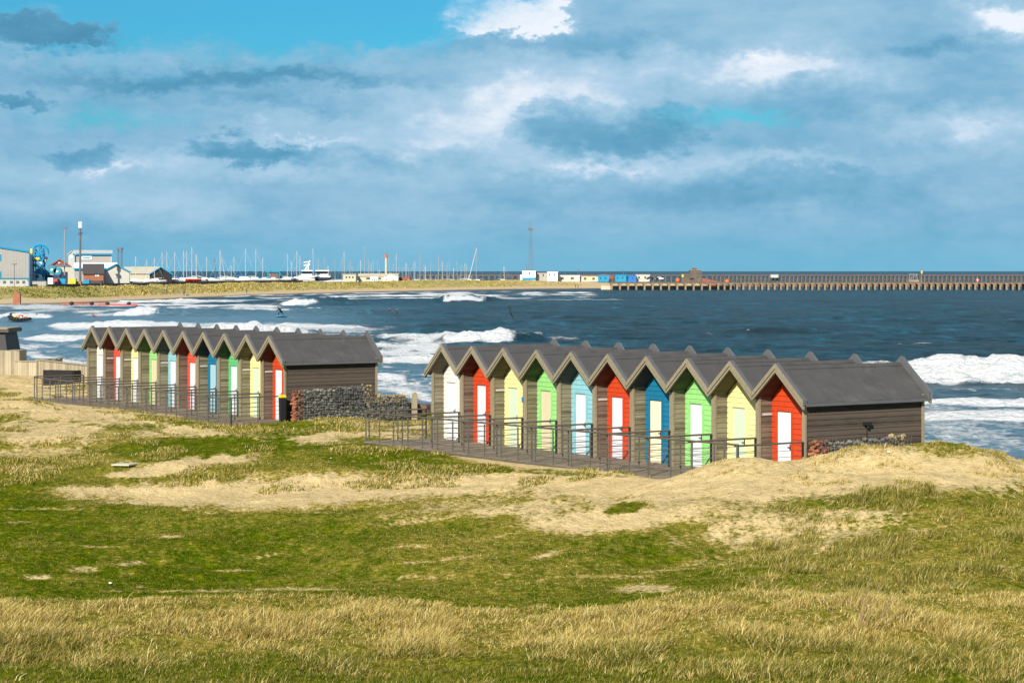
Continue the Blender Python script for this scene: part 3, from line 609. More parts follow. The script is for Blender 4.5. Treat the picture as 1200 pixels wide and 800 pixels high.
# ---------------------------------------------------------------- gabions
def gabion(loc, rz, secs, label, wire_lean=0, red=True):
    root = empty('gabion_wall', (*loc, 0), rz, label, 'stone wall', 'stone gabions beside the huts')
    rr = random.Random(5)
    for i, (a, b_, w, z0, z1, m_) in enumerate(secs):
        mb = MB(); nx = max(2, int((b_-a)/.115)); nz = max(2, int((z1-z0)/.085))
        for ix in range(nx):
            for iz in range(nz):
                for iy in range(2):
                    x = a+(ix+.5+rr.uniform(-.35,.35))*(b_-a)/nx; z = z0+(iz+.5+rr.uniform(-.3,.3))*(z1-z0)/nz+(rr.uniform(0,.08) if iz == nz-1 else 0)
                    s_ = rr.uniform(.038,.085); mb.blob((x, rr.uniform(-.05,.05)+iy*w*.4, z), (s_*1.2, s_, s_*.72), 1, .28, rr)
        mb.box((a+.05, .08, z0), (b_-.05, w*.4+.05, z1-.08))
        mb.build('stones', M[m_], root)
    a = secs[0][0]; b_ = max(s[1] for s in secs); zt = max(s[4] for s in secs); zb = min(s[3] for s in secs)
    wr = MB()
    for (a, b_, w, z0, z1, m_) in secs:
        x = a
        while x < b_: wr.tube((x, -.13, z0), (x+wire_lean, -.13-wire_lean*.2, z1+.05+wire_lean*.5), .006, n=4); x += .11
        z = z0
        while z < z1: wr.tube((a, -.13, z), (b_, -.13, z), .006, n=4); z += .11
    wr.build('wire_cage', M['wire'], root); return root
W_ = world(L0, 9.5*PIT_L+.62, .05)
gabion(W_, rot(L0)+math.pi/2, [(0,.36,.5,.0,1.20,'stonered'),(.36,1.75,.5,0,1.18,'stone'),(1.75,3.05,.5,.45,1.26,'stonedark'),(1.75,3.1,.5,0,.5,'stone'),(3.05,3.35,.5,.55,1.28,'stonewarm'),(3.2,5.0,.6,.0,.70,'stone'),(3.1,5.0,.6,.62,.88,'stonewarm')],
       'grey stone gabion with reddish end beside the left hand row of huts')
W_ = world(R0, 9.5*PIT_R+.38, .0)
gabion(W_, rot(R0)+math.pi/2, [(.0,.5,.4,.2,1.22,'stonered'),(.5,1.7,.4,.2,1.16,'stone'),(1.7,2.7,.4,.3,1.2,'stonedark'),(2.7,3.2,.4,.5,1.24,'stonewarm')],
       'gabion of rubble in slanting wire mesh beside the nearest red hut of the right hand row', wire_lean=.16)
# posts, bin, slab, sea wall
x, y = world(L0, 9.5*PIT_L+.75, 5.25)
MB().box((-.11,-.11,-.3), (.11,.11,.92)).prism([(-.11,-.11,.92),(.11,-.11,.92),(0,-.11,1.0)], (0,.22,0)).build('end_post', M['post'], None, loc=(x, y, 0))
tag(COL.objects['end_post'], 'pale timber post at the seaward end of the left gabion', 'post')
x, y = world(L0, 9.5*PIT_L+.24, -.25)
bn = empty('litter_bin', (x, y, 0), rot(L0), 'black litter bin with yellow lid at the near end of the left boardwalk', 'bin'); bn.scale = (.75,.75,.98)
MB().hexa([(-.10,-.12,0),(.10,-.12,0),(.10,.12,0),(-.10,.12,0),(-.12,-.14,.98),(.12,-.14,.98),(.12,.14,.98),(-.12,.14,.98)]).build('body', M['black'], bn)
MB().prism([(-.14,-.16,.98),(.14,-.16,.98),(.14,-.16,1.03),(0,-.16,1.08),(-.14,-.16,1.03)], (0,.32,0)).build('lid', M['yellow'], bn)
def onground(px, py):
    Y = 30.0
    for i in range(4000):
        X = (px-600)/F*Y; 
        if HZ+(CAMZ-gz1(X, Y))*F/Y <= py: break
        Y += .1
    return X, Y, gz1(X, Y)
X_, Y_, Z_ = onground(151, 543)
MB().prism([(-.42,-.45,0),(.10,-.55,0),(.40,.1,0),(.28,.55,0),(-.2,.35,0)], (0,0,.04)).build('concrete_slab', M['cream'], None, loc=(X_, Y_, Z_-.045))
tag(COL.objects['concrete_slab'], 'pale flat concrete slab lying in the turf below the left hand huts', 'slab')
for i, (px, py, lb) in enumerate([(129,685,'small white litter scrap on the green turf above the nearest grass bank, left'),(976,727,'small white litter scrap on the turf at the right'),(408,496,'white litter scrap on the sand in front of the left gabion'),(1041,532,'white litter scrap on the dune crest below the nearest hut'),(388,538,'white litter scrap on the turf between the two rows')]):
    X_, Y_, Z_ = onground(px, py); rr = random.Random(i)
    MB().blob((0,0,.03), (.035,.03,.02), 1, .35, rr).build('litter', M['white'], None, loc=(X_, Y_, Z_))
    COL.objects[-1]
    o_ = [q for q in COL.objects if q.name.startswith('litter') and 'category' not in q and q.type == 'MESH' and q.parent is None and not q.name.startswith('litter_bin')][0]
    tag(o_, lb, 'litter', 'white scraps of litter')
# dark timber sea wall at the top of the beach
x, y = world(L0, 9.5*PIT_L+1.2, 8.6)
sw_ = empty('sea_wall', (x, y, 0), 0, 'low dark timber sea wall seen in the gap between the two rows', 'wall')
x0, y0 = world(R0, -8.5, 0); 
wl = MB(); pw = MB()
e0 = Vector((-7.4, 89.6)); e1 = Vector((-1.9, 81.4)); dv = (e1-e0); L_ = dv.length
sw_.location = (e0.x, e0.y, 0); sw_.rotation_euler = (0,0,math.atan2(dv.y, dv.x))
for j in range(3): wl.box((0, -.04, -.6+j*.31), (L_, .04, -.6+j*.31+.30))
wl.build('planks', M['cladbrown'], sw_)
for j in range(5): pw.box((L_*j/4-.08, -.13, -.8), (L_*j/4+.08, -.045, .36))
pw.build('posts_row', M['clad_side'], sw_); sw_.children[-1].name = 'support_posts'
# ---------------------------------------------------------------- fences and lookout at far left
def boardfence(p, q, zb, zt, label, cap=True, seed=1, matn='fence'):
    dv = Vector(q)-Vector(p); L = dv.length; root = empty('board_fence', (p[0], p[1], 0), math.atan2(dv.y, dv.x), label, 'fence', 'weathered board fences')
    rr = random.Random(seed); mb = MB(); x = 0
    while x < L-.02:
        w = min(.15, L-x); mb.box((x, rr.uniform(-.006,.006), zb), (x+w-.008, .03, zt+rr.uniform(-.015,.015))); x += .155
    mb.build('boards', M[matn], root)
    ps = [0, L] if L < 1.6 else list(np.linspace(0, L, int(L/1.6)+2))
    for q_ in ps: MB().box((q_-.05, .035, zb), (q_+.05, .13, zt+.02)).build('post', M['post'], root)
    if cap: MB().box((-.05, -.05, zt+.02), (L+.05, .14, zt+.065)).build('capping', M['fencecap'], root)
    return root
boardfence((-25.05,110.2), (-24.3,112.6), -.1, .93, 'short end panel of the tall weathered board enclosure left of the farther huts', seed=2)
boardfence((-25.0,110.0), (-20.9,103.2), -.1, .95, 'long tall weathered board fence running to the farther row of huts', seed=3)
boardfence((-26.95,113.0), (-25.5,112.2), -.1, .76, 'low weathered board fence between the timber clad shed and the tall enclosure', seed=4)
bx = empty('storage_box', (-22.6,104.4,0), -.45, 'black slatted storage box in front of the tall board fence', 'box')
mb = MB()
for j in range(13): mb.box((-.9+j*.14, -.3, -.1), (-.9+j*.14+.128, -.27, .72))
for j in range(5): mb.box((.93, -.26+j*.12, -.1), (.96, -.26+j*.12+.11, .72))
mb.build('slats', M['black'], bx); MB().box((-.9,-.265,-.1), (.925,.3,.70)).build('body', M['black'], bx); MB().box((-.95,-.33,-.14), (.98,.33,-.101+.02)).build('base', M['fencecap'], bx)
sh = empty('timber_shed', (-29.6,115,0), 0, 'low shed clad in pale vertical boards at the left edge', 'shed')
mb = MB(); rr = random.Random(9); x = -2.4
while x < 2.25: mb.box((x, rr.uniform(-.006,.006), -.2), (x+.142, .04, 1.25+rr.uniform(-.01,.01))); x += .15
y_ = .05
while y_ < 2.0: mb.box((2.25, y_, -.2), (2.29, y_+.142, 1.25)); y_ += .15
mb.build('boards', M['fence'], sh); MB().box((-2.4,.05,1.2), (2.24,2.1,1.27)).build('roof', M['fencecap'], sh); MB().box((1.0,-.06,-.2), (1.16,-.008,1.3)).build('post', M['white'], sh)
lk = empty('lookout_tower', (-30.6,117.6,0), 0, 'black tapered lookout hut with flat overhanging roof behind the board shed', 'hut')
MB().hexa([(-3,-1.6,.5),(2.55,-1.6,.5),(2.55,1.8,.5),(-3,1.8,.5),(-2.7,-1.3,2.25),(2.27,-1.3,2.25),(2.27,1.5,2.25),(-2.7,1.5,2.25)]).build('walls', M['black'], lk)
MB().box((-2.9,-1.5,2.25), (2.52,1.7,2.44)).build('roof', M['slate'], lk); MB().box((-2.85,-1.45,2.441), (2.45,1.65,2.49)).build('roof_deck', M['fencecap'], lk)
# dead stalks by the near bank
st = empty('dead_stalks', (4.6,27.6,gz1(4.6,27.6)-.05), 0, 'tall dry brown plant stalks sticking out of the nearest grass bank, right', 'plant')
for (dx, h_, lx) in ((0,.95,.20),(.16,.62,.42),(-.25,.42,-.20),(.05,.8,.28),(-.02,.6,.1)):
    MB().tube((dx,0,0), (dx+lx*.6,0,h_*.65), .010, .007, 5).tube((dx+lx*.6,0,h_*.65), (dx+lx,0,h_), .007, .002, 5).tube((dx+lx*.6,0,h_*.65), (dx+lx*.3,0,h_*.93), .004, .002, 4).build('stalk', M['stalk'], st)
# ---------------------------------------------------------------- far spit of land
SHP = [(-1500,384),(-600,367),(-200,361),(0,357.3),(60,356.5),(120,354),(180,351.3),(240,348.5),(300,346),(360,344),(420,342.6),(480,341.4),(560,339.8),(640,338.6),(720,338.1),(800,338.3),(862,339.0)]
sp = np.array([((x-600)/F*9.2*F/(y-HZ), 9.2*F/(y-HZ)) for x, y in SHP])
cum = np.concatenate([[0], np.cumsum(np.hypot(*np.diff(sp, axis=0).T))]); NS = 900
q = np.linspace(0, cum[-1], NS); bx_ = np.interp(q, cum, sp[:,0]); by_ = np.interp(q, cum, sp[:,1])
kern = np.ones(41)/41; bx2 = np.convolve(np.pad(bx_, 20, 'edge'), kern, 'valid'); by2 = np.convolve(np.pad(by_, 20, 'edge'), kern, 'valid')
tx = np.gradient(bx2); ty = np.gradient(by2); nx_, ny_ = np.full(NS, -.16), np.full(NS, .987)
off = np.concatenate([np.linspace(-14, 0, 6), np.linspace(1, 75, 75), np.linspace(78, 260, 30), [263, 268]])
OO, QQ = np.meshgrid(off, q, indexing='ij')
FX = bx2[None]+nx_[None]*OO; FY = by2[None]+ny_[None]*OO
prof = np.interp(OO, [-14,0,26,32,55,64,74,90,260,263,268], [-4.5,-3.45,-2.3,-1.9,.45,.75,.3,.2,.2,-2,-6])
gmask = sstep(24, 32, OO+9*(fbm(FX*.05, FY*.05, 3, 1)-.5))*sstep(80, 72, OO)
FZ = prof+gmask*(1.7*(fbm(FX*.05, FY*.07, 4, 2)-.48)+.9*(fbm(FX*.25, FY*.25, 3, 1)-.5))*.8+.1*(fbm(FX*.3, FY*.3, 2, 3)-.5)
FZ = np.where((OO > 82), np.minimum(FZ, .25), FZ)
# low right end of the spit: sand tail
tail = sstep(cum[-1]-190, cum[-1]-40, QQ); FZ = FZ-tail*np.clip(FZ+2.4, 0, None)*.55*(OO > 10)*sstep(0,1,tail)
fm, n, b = newmat('far beach'); pos = n.node('ShaderNodeNewGeometry').outputs['Position']
n1 = n.noise(pos, .35, 5, .65); n2 = n.noise(pos, .08, 4, .6); n3 = n.noise(pos, 1.3, 3, .6)
snd = n.ramp(n1, [(.3, (.42,.31,.18)), (.7, (.54,.42,.25))]); grs = n.ramp(n.m('ADD', n.m('MULTIPLY', n1, .5), n.m('MULTIPLY', n3, .5)), [(.33, (.08,.075,.022)), (.47, (.27,.23,.07)), (.62, (.46,.38,.15))])
c = n.mix(n.m('ADD', n.attr('grass'), n.m('MULTIPLY', n.m('SUBTRACT', n1, .5), 1.6), clamp=True), snd, grs); c = n.mix(n.attr('wet'), c, (.20,.14,.095)); c = n.mix(n.attr('yard'), c, (.09,.085,.08))
n.link(c, b.inputs['Base Color']); b.inputs['Roughness'].default_value = .95; b.inputs['Specular IOR Level'].default_value = .1
fo_ = fastmesh('far_beach', np.stack([FX,FY,FZ], -1).reshape(-1,3), gridquads(*FX.shape), None, fm, dict(grass=(gmask*sstep(cum[-1]-60,cum[-1]-170,QQ)).ravel(), wet=sstep(9,1,OO).ravel(), yard=sstep(78,82,OO).ravel()), False)
tag(fo_, 'long sandy spit with low grassy dunes across the bay', 'beach', kind='structure')
# marram tufts on the far dunes: one countless mass
NT = 42000
ti = rng.integers(0, NS, NT*4); to = rng.uniform(26, 76, NT*4); X = bx2[ti]+nx_[ti]*to; Y = by2[ti]+ny_[ti]*to
X = X+rng.normal(0,.6,len(X)); Y = Y+rng.normal(0,.3,len(X))
k = (fbm(X*.07, Y*.09, 3, 1)+.3*rng.random(len(X)) > .60) & (Y < 1500) & (q[ti] < cum[-1]-90); X, Y, ti, to = X[k][:NT], Y[k][:NT], ti[k][:NT], to[k][:NT]
oi = np.clip(np.searchsorted(off, to), 0, len(off)-1); Z = FZ[oi, ti]-.15
dark = fbm(X*.03, Y*.03, 2, 3)
s_ = bladeset('dune_marram', X, Y, rng.uniform(.2,.5,len(X)), rng.uniform(.2,.45,len(X)), rng.uniform(.1,.5,len(X)), np.clip(.74+rng.normal(0,.16,len(X))-2.4*np.clip(dark-.56, 0, 1), 0, .92), 'straw and olive marram tufts on the far dunes', bm_, Z=Z)
# ---------------------------------------------------------------- far buildings
YG = .25
def w2(px, Y): return (px-600)/F*Y
def zpx(py, Y): return CAMZ-(py-HZ)*Y/F
def bld(name, x0, x1, yt, Y, dep, label, wall, roof='flat', rise=0, roofm='slate', cat='building', trim=None, ang=None, yb=None, ridge='x', group=None):
    """a building whose near face spans the pixels x0..x1 at distance Y; origin at the middle of that face"""
    X0, X1 = w2(x0, Y), w2(x1, Y); cx = (X0+X1)/2; ang = -math.atan(((x1 if x1 < 250 else 600)-600)/F) if ang is None else ang; w = (X1-X0)/2; zt = zpx(yt, Y)-YG; base = -.6 if yb is None else zpx(yb, Y)-YG
    r = empty(name, (cx, Y, YG), ang, label, cat, group)
    if roof == 'flat':
        MB().box((-w,0,base), (w,dep,zt)).build('wall', M[wall], r)
        MB().box((-w-.2,-.2,zt), (w+.2,dep+.2,zt+.35)).build('roof', M[roofm], r)
    elif ridge == 'y':   # gable towards us
        MB().prism([(-w,0,base),(w,0,base),(w,0,zt),(0,0,zt+rise),(-w,0,zt)], (0,dep,0)).build('wall', M[wall], r)
        m_ = MB()
        for s in (-1,1): m_.hexa([(0,-.35,zt+rise+.01),(s*(w+.4),-.35,zt-.4*rise/w+.01),(s*(w+.4),dep+.3,zt-.4*rise/w+.01),(0,dep+.3,zt+rise+.01),(0,-.35,zt+rise+.35),(s*(w+.4),-.35,zt-.4*rise/w+.35),(s*(w+.4),dep+.3,zt-.4*rise/w+.35),(0,dep+.3,zt+rise+.35)])
        ro = m_.build('roof', M[roofm], r)
        if trim:
            m_ = MB()
            for s in (-1,1): m_.hexa([(0,-.6,zt+rise-.1),(s*(w+.4),-.6,zt-.4*rise/w-.1),(s*(w+.4),-.36,zt-.4*rise/w-.1),(0,-.36,zt+rise-.1),(0,-.6,zt+rise+.4),(s*(w+.4),-.6,zt-.4*rise/w+.4),(s*(w+.4),-.36,zt-.4*rise/w+.4),(0,-.36,zt+rise+.4)])
            m_.build('trim', M[trim], ro)
    else:                # ridge along x
        MB().prism([(-w,0,base),(-w,dep,base),(-w,dep,zt),(-w,dep/2,zt+rise),(-w,0,zt)], (2*w,0,0)).build('wall', M[wall], r)
        m_ = MB()
        for (ya, yb_) in ((-.5, dep/2), (dep+.5, dep/2)):
            za = zt-.5*rise/(dep/2)
            m_.hexa([(-w-.3,ya,za+.02),(w+.3,ya,za+.02),(w+.3,yb_,zt+rise+.02),(-w-.3,yb_,zt+rise+.02),(-w-.3,ya,za+.3),(w+.3,ya,za+.3),(w+.3,yb_,zt+rise+.3),(-w-.3,yb_,zt+rise+.3)])
        ro = m_.build('roof', M[roofm], r)
        if trim: MB().box((-w-.35,-.75,zt-.5*rise/(dep/2)-.3), (w+.35,-.51,zt-.5*rise/(dep/2)+.3)).build('trim', M[trim], ro)
    return r, cx, w, zt
def onface(r, cx, Y, name, x0, x1, y0, y1, m_, d=.12, parent=None):
    return MB().box((w2(x0,Y)-cx, -d, zpx(y1,Y)-YG), (w2(x1,Y)-cx, -.004, zpx(y0,Y)-YG)).build(name, M[m_], parent or r)
# big warehouse at the left edge
Yw = 660; r = empty('warehouse', (w2(0,Yw), Yw, YG), .245, 'large grey clad warehouse with blue roof edge at the left edge', 'warehouse')
xl, xr = w2(-70,Yw)-w2(0,Yw), w2(33.5,Yw)-w2(0,Yw); zl, zr = zpx(284,Yw)-YG, zpx(296,Yw)-YG
wl_ = MB().prism([(xl,0,-1),(xr,0,-1),(xr,0,zr),(xl,0,zpx(279.5,Yw)-YG)], (0,40,0)).build('wall', M['greypanel'], r)
MB().prism([(xl-.3,-.4,zpx(279.5,Yw)-YG),(xr+.3,-.4,zr),(xr+.3,-.4,zr+.55),(xl-.3,-.4,zpx(279.5,Yw)-YG+.55)], (0,41,0)).build('roof', M['cyan'], r)
MB().box((xr-.25,-.2,-1), (xr+.1,-.003,zr)).build('corner_trim', M['cyan'], r)
for (a, b_, c_, d_) in ((-2,1.2,298,306),(-2,1.2,318,326)): MB().box((w2(a,Yw)-w2(0,Yw),-.12,zpx(d_,Yw)-YG),(w2(b_,Yw)-w2(0,Yw),-.003,zpx(c_,Yw)-YG)).build('window', M['cyan'], r)
rib = MB(); x = xl+.6
while x < xr-.4: rib.box((x,-.05,-1),(x+.08,-.002,zpx(279.5,Yw)-YG+(x-xl)/(xr-xl)*(zr-zpx(279.5,Yw)+YG)-.3)); x += .9
rib.build('cladding_ribs', M['greypanel'], r)
r, cx, w, zt = bld('annex', -60, 32, 327, 645, 8, 'low white annex with dark teal roof in front of the grey warehouse', 'palepanel', 'flat', roofm='teal')
for i, a in enumerate((-4,3,11,18,25)): onface(r, cx, 645, 'window', a, a+3.2, 329, 332, 'steel')
# cable carousel / plough machine, blue
Ym = 690; k_ = Ym/F; mc = empty('cable_machine', (w2(46,Ym), Ym, YG), 0, 'tall bright blue and yellow marine machine with curved arm beside the warehouse', 'machine')
def mp(px, py): return ((px-46)*k_, 0, CAMZ-YG-(py-HZ)*k_)
def mt(mb, p, q, r, y=0, y2=None): a = mp(*p); b_ = mp(*q); mb.tube((a[0],y,a[2]), (b_[0],y if y2 is None else y2,b_[2]), r, n=6)
arc = MB(); pts = [(47+9.5*math.cos(t), 296-9*math.sin(t)) for t in np.linspace(math.radians(-10), math.radians(150), 14)]
for p, q_ in zip(pts[:-1], pts[1:]): mt(arc, p, q_, .42)
arc.build('curved_arm', M['cyan'], mc)
fr = MB()
for y in (-1.2, 1.6):
    for p, q_, rr_ in (((40,291),(41,330),.22),((50,291),(52,328),.22),((40,291),(52,310),.18),((50,292),(40,308),.18),((40,308),(54,322),.2),((52,308),(42,324),.2),((41,318),(58,324),.22),((47,287),(47,300),.2),((38,300),(52,298),.2),((52,316),(60,326),.25)): mt(fr, p, q_, rr_, y)
for p in ((41,296),(50,300),(41,312),(52,318)): mt(fr, p, p, .2, -1.2, 1.6) if False else fr.tube((mp(*p)[0],-1.2,mp(*p)[2]),(mp(*p)[0],1.6,mp(*p)[2]),.2,n=6)
fr.build('frame', M['cyan'], mc)
MB().box((mp(36,0)[0],-1.3,-.3), (mp(38.6,0)[0],.5,mp(0,294)[2])).build('ladder_tower', M['white'], mc)
MB().box((mp(36.8,0)[0],-1.6,mp(0,297)[2]), (mp(39.2,0)[0],-.6,mp(0,291.5)[2])).build('winch', M['yellow'], mc)
MB().box((mp(40.5,0)[0],-1.6,mp(0,304.5)[2]), (mp(47.5,0)[0],-.4,mp(0,302)[2])).build('platform', M['yellow'], mc)
rr = random.Random(4)
for i in range(14): a = mp(rr.uniform(40,55), rr.uniform(300,326)); MB().box((a[0]-.4,-.6,a[2]-.5),(a[0]+.5,1.0,a[2]+.4)).build('gear_housing', M[('hulldark','white','cyan','steel')[i % 4]], mc)
wh = MB(); hb = MB()
for (px, py, rr_) in ((61.5,316,1.5),(68,318,1.3)):
    a = mp(px, py); wh.tube((a[0],-1,a[2]), (a[0],1,a[2]), rr_, n=18); hb.tube((a[0],-1.2,a[2]), (a[0],-1.01,a[2]), .4, n=10)
wh.build('cable_drum', M['teal'], mc); hb.build('drum_hub', M['white'], mc)
MB().box((mp(55,0)[0],-1.5,-.3),(mp(71,0)[0],1.5,mp(0,322)[2])).build('base', M['hulldark'], mc)
r, cx, w, zt = bld('boat_shed', 57.5, 82.5, 312.5, 730, 18, 'building with red brown tiled gable roof and pale wall behind the blue machine', 'cream', 'g', 2.4, 'redtile', trim='redtile', ridge='y')
MB().prism([(-w*.96,-.05,zt),(w*.96,-.05,zt),(0,-.05,zt+2.25)], (0,-.1,0)).build('gable', M['redtile'], r); onface(r, cx, 730, 'window', 68, 70.5, 306.8, 309, 'cream', .3); onface(r, cx, 730, 'door', 63, 79, 318.5, 332, 'hulldark'); onface(r, cx, 730, 'trim', 57.5, 82.5, 311.2, 312.4, 'cyan', .2)
bx_s = [(56,62,325.5,331.5,'white','white cabin with pale roof in the yard below the blue machine'),(63,67,327,331,'redp','small red container in the yard'),(67,76.5,326.5,331.5,'cyan','bright blue container in the yard left of the telecom mast'),(80.5,88.5,327,331,'yellow','yellow skip in the yard beside the telecom mast'),(97.5,104.5,328,331.5,'cyan','bright blue container right of the telecom mast'),(38,54,330,333.5,'greypanel','long grey container under the blue machine'),(83,95,330,333,'concrete','pale block stack at the foot of the telecom mast'),(105,119,329,332.5,'slate','dark container in front of the small brick building')]
for a, b_, c_, d_, m_, lb in bx_s:
    Yc = 655+(a-60)*.64; r = empty('container', (w2((a+b_)/2,Yc), Yc, YG-.2), 0, lb, 'container', 'containers and skips in the boatyard'); w = w2(b_,Yc)-w2(a,Yc); h = zpx(c_,Yc)-YG+.2
    MB().box((-w/2,0,-.3),(w/2,2.4,h)).build('body', M[m_], r); MB().box((-w/2-.05,-.05,h),(w/2+.05,2.45,h+.1)).build('rim', M[m_ if m_ != 'white' else 'cyan'], r)
    rb = MB(); x = -w/2+.15
    while x < w/2-.1: rb.box((x,-.05,0),(x+.08,-.002,h-.1)); x += .35
    rb.build('ribs', M[m_], r)
# two lamp columns and the telecom mast
def column(px, ytop, Y, r0, label, name='floodlight_mast'):
    r = empty(name, (w2(px,Y), Y, YG), 0, label, 'mast'); h = zpx(ytop,Y)-YG
    MB().tube((0,0,-.3),(0,0,h),r0,r0*.6,8).build('pole', M['steel'] if name != 'floodlight_mast' else M['mastgrey'], r); return r, h
r, h = column(75.6, 267, 700, .22, 'tall thin grey floodlight mast between the blue machine and the telecom mast')
MB().box((-.8,-.4,h-.3),(.8,.4,h+.3)).build('lamp_head', M['steel'], r)
r = empty('telecom_mast', (w2(94,690), 690, YG), 0, 'thick dark telecom mast with white antennas near the yard buildings', 'mast'); h = zpx(262,690)-YG
MB().tube((0,0,-.3),(0,0,h-1),.40,.30,10).tube((0,0,h-1),(0,0,h+.5),.12,.12,6).build('pole', M['steel'], r)
an = MB()
for a in range(5): t = a*2*math.pi/5; an.box((.42*math.cos(t)-.13,.42*math.sin(t)-.13,h-1.5),(.42*math.cos(t)+.13,.42*math.sin(t)+.13,h+.6))
an.build('antenna', M['white'], r); MB().tube((0,0,h-3.3),(0,0,h-2.9),.75,.75,10).tube((-.9,0,h-3.8),(.9,0,h-3.8),.12,.12,6).build('bracket', M['steel'], r)
r = empty('street_lamp', (w2(17,640), 640, YG), 0, 'double headed street lamp in front of the grey warehouse', 'street lamp'); h = zpx(309,640)-YG
MB().tube((0,0,-.3),(0,0,h),.12,.09,6).build('pole', M['steel'], r); MB().box((-.75,-.15,h-.35),(.75,.15,h)).build('lamp_head', M['steel'], r)
# white and grey hall with signs
Yh = 790; r, cx, w, zt = bld('factory_hall', 87, 130.5, 297.5, Yh, 12, 'tall pale grey hall with white sign behind the telecom mast', 'greypanel', 'g', 1.2, 'palepanel', trim='cyan', ridge='x')
onface(r, cx, Yh, 'corner_trim', 129.6, 130.5, 297.5, 330, 'palepanel', .1)
s_ = onface(r, cx, Yh, 'sign', 96, 107.5, 300, 304.3, 'white', .25)
MB().box((w2(97.5,Yh)-cx,-.3,zpx(302.8,Yh)-YG),(w2(106,Yh)-cx,-.252,zpx(301.6,Yh)-YG)).build('lettering', M['cyan'], s_)
r2, cx, w, zt = bld('stair_tower', 80, 88, 298, 788, 14, 'white end block of the tall pale hall, with small logo', 'palepanel', 'g', 1.0, 'palepanel', trim=None, ridge='y')
onface(r2, cx, 788, 'logo', 82.3, 85.5, 300, 303, 'white', .15); onface(r2, cx, 788, 'corner_trim', 87.2, 88, 298, 325, 'cyan', .1)
r, cx, w, zt = bld('lean_to', 88, 136, 314.5, 765, 14, 'low wing with white roof in front of the tall pale hall', 'greypanel', 'g', 1.9, 'white', trim='cyan', ridge='x')
r, cx, w, zt = bld('brick_building', 98, 121, 320.5, 705, 14, 'small red brick building with dark pitched roof beside the pale gabled shed', 'brick', 'g', 3.0, 'slate', ridge='x')
onface(r, cx, 705, 'window', 111.5, 113, 321.8, 324, 'white'); onface(r, cx, 705, 'window', 114, 116, 321.8, 324, 'white'); onface(r, cx, 705, 'base_band', 104, 118, 328.6, 329.6, 'cream')
r, cx, w, zt = bld('gabled_shed', 119.5, 152, 319, 712, 16, 'pale gabled shed with bright blue trim facing the bay', 'palepanel', 'g', 2.55, 'greypanel', trim='cyan', ridge='y')
onface(r, cx, 712, 'vent', 135.3, 136.8, 320.8, 322, 'slate'); onface(r, cx, 712, 'corner_trim', 119.5, 120.2, 319, 332, 'cyan', .1); onface(r, cx, 712, 'corner_trim', 151.3, 152, 319, 332, 'cyan', .1)
r, cx, w, zt = bld('storage_shed', 146, 190, 320.5, 785, 22, 'long shed with weathered pale roof', 'cream', 'g', 2.3, 'cream', ridge='x')
r, cx, w, zt = bld('open_shed', 175.5, 201.5, 321.5, 772, 9, 'dark open fronted shed with blue trimmed gable', 'black', 'g', 2.6, 'greypanel', trim='cyan', ridge='y')
# crane tower
def lattice(px, ytop, ybase, Y, w0, w1, label, head, seg=12):
    r = empty('lattice_tower', (w2(px,Y), Y, YG), 0, label, 'tower', 'lattice towers'); h = zpx(ytop,Y)-YG; z0 = zpx(ybase,Y)-YG
    lg = MB(); br = MB()
    for i in range(seg):
        a = z0+(h-z0)*i/seg; b_ = z0+(h-z0)*(i+1)/seg; wa = w0+(w1-w0)*i/seg; wb = w0+(w1-w0)*(i+1)/seg
        cs = ((-1,-1),(1,-1),(1,1),(-1,1))
        for j in range(4):
            (x0,y0), (x1,y1) = cs[j], cs[(j+1)%4]
            lg.tube((x0*wa,y0*wa,a),(x0*wb,y0*wb,b_),.10,n=4); br.tube((x0*wa,y0*wa,a),(x1*wb,y1*wb,b_),.06,n=4); br.tube((x0*wb,y0*wb,b_),(x1*wb,y1*wb,b_),.06,n=4)
    lg.build('legs', M['steel'], r); br.build('bracing', M['steel'], r); r.children[0].name = 'corner_legs'
    hm = MB()
    for (a, b_) in head: hm.box(*[(w2(600+p[0],Y),p[1],zpx(p[2],Y)-YG) for p in (a, b_)])
    hm.build('head_frame', M['steel'], r); return r, h
lattice(140.5, 290.5, 314, 860, .8, .8, 'short dark lattice tower with flat head behind the gabled sheds', [((-3.8,-1,292.3),(3.4,1,290.3))], 8)
r, h = lattice(622, 268, 318, 1150, 1.3, .55, 'tall lattice radio tower standing beyond the small white station building', [((-3.2,-.8,270),(-1.0,.8,267.8)),((-.8,-.6,270.6),(2.2,.6,267.2))], 16)
MB().tube((0,0,h),(0,0,h+4),.07,n=5).tube((-1,0,h),(-1,0,h+5),.05,n=5).build('aerial', M['steel'], r)
r, h = column(616.8, 309, 1140, .14, 'short dark pole beside the lattice radio tower', 'aerial_pole')
# teal travelling hoist among the yachts
Yt = 905; r = empty('boat_hoist', (w2(320,Yt), Yt, YG), 0, 'teal travelling boat hoist frame standing among the yachts', 'boat hoist'); k_ = Yt/F
lm = MB()
for y in (0, 6):
    for px in (314, 327.5): lm.tube(((px-320)*k_,y,-.2),((px-320)*k_,y,zpx(318.5,Yt)-YG),.35,n=6)
    lm.tube((-6*k_,y,zpx(318.5,Yt)-YG),(7.5*k_,y,zpx(318.5,Yt)-YG),.4,n=6)
lm.tube((-6*k_,0,zpx(318.5,Yt)-YG),(-6*k_,6,zpx(318.5,Yt)-YG),.3,n=6).tube((7.5*k_,0,zpx(318.5,Yt)-YG),(7.5*k_,6,zpx(318.5,Yt)-YG),.3,n=6)
lm.build('gantry', M['teal'], r); MB().box((-9*k_,-.5,zpx(319,Yt)-YG),(-3.5*k_,1.5,zpx(316.5,Yt)-YG)).build('cab', M['teal'], r)
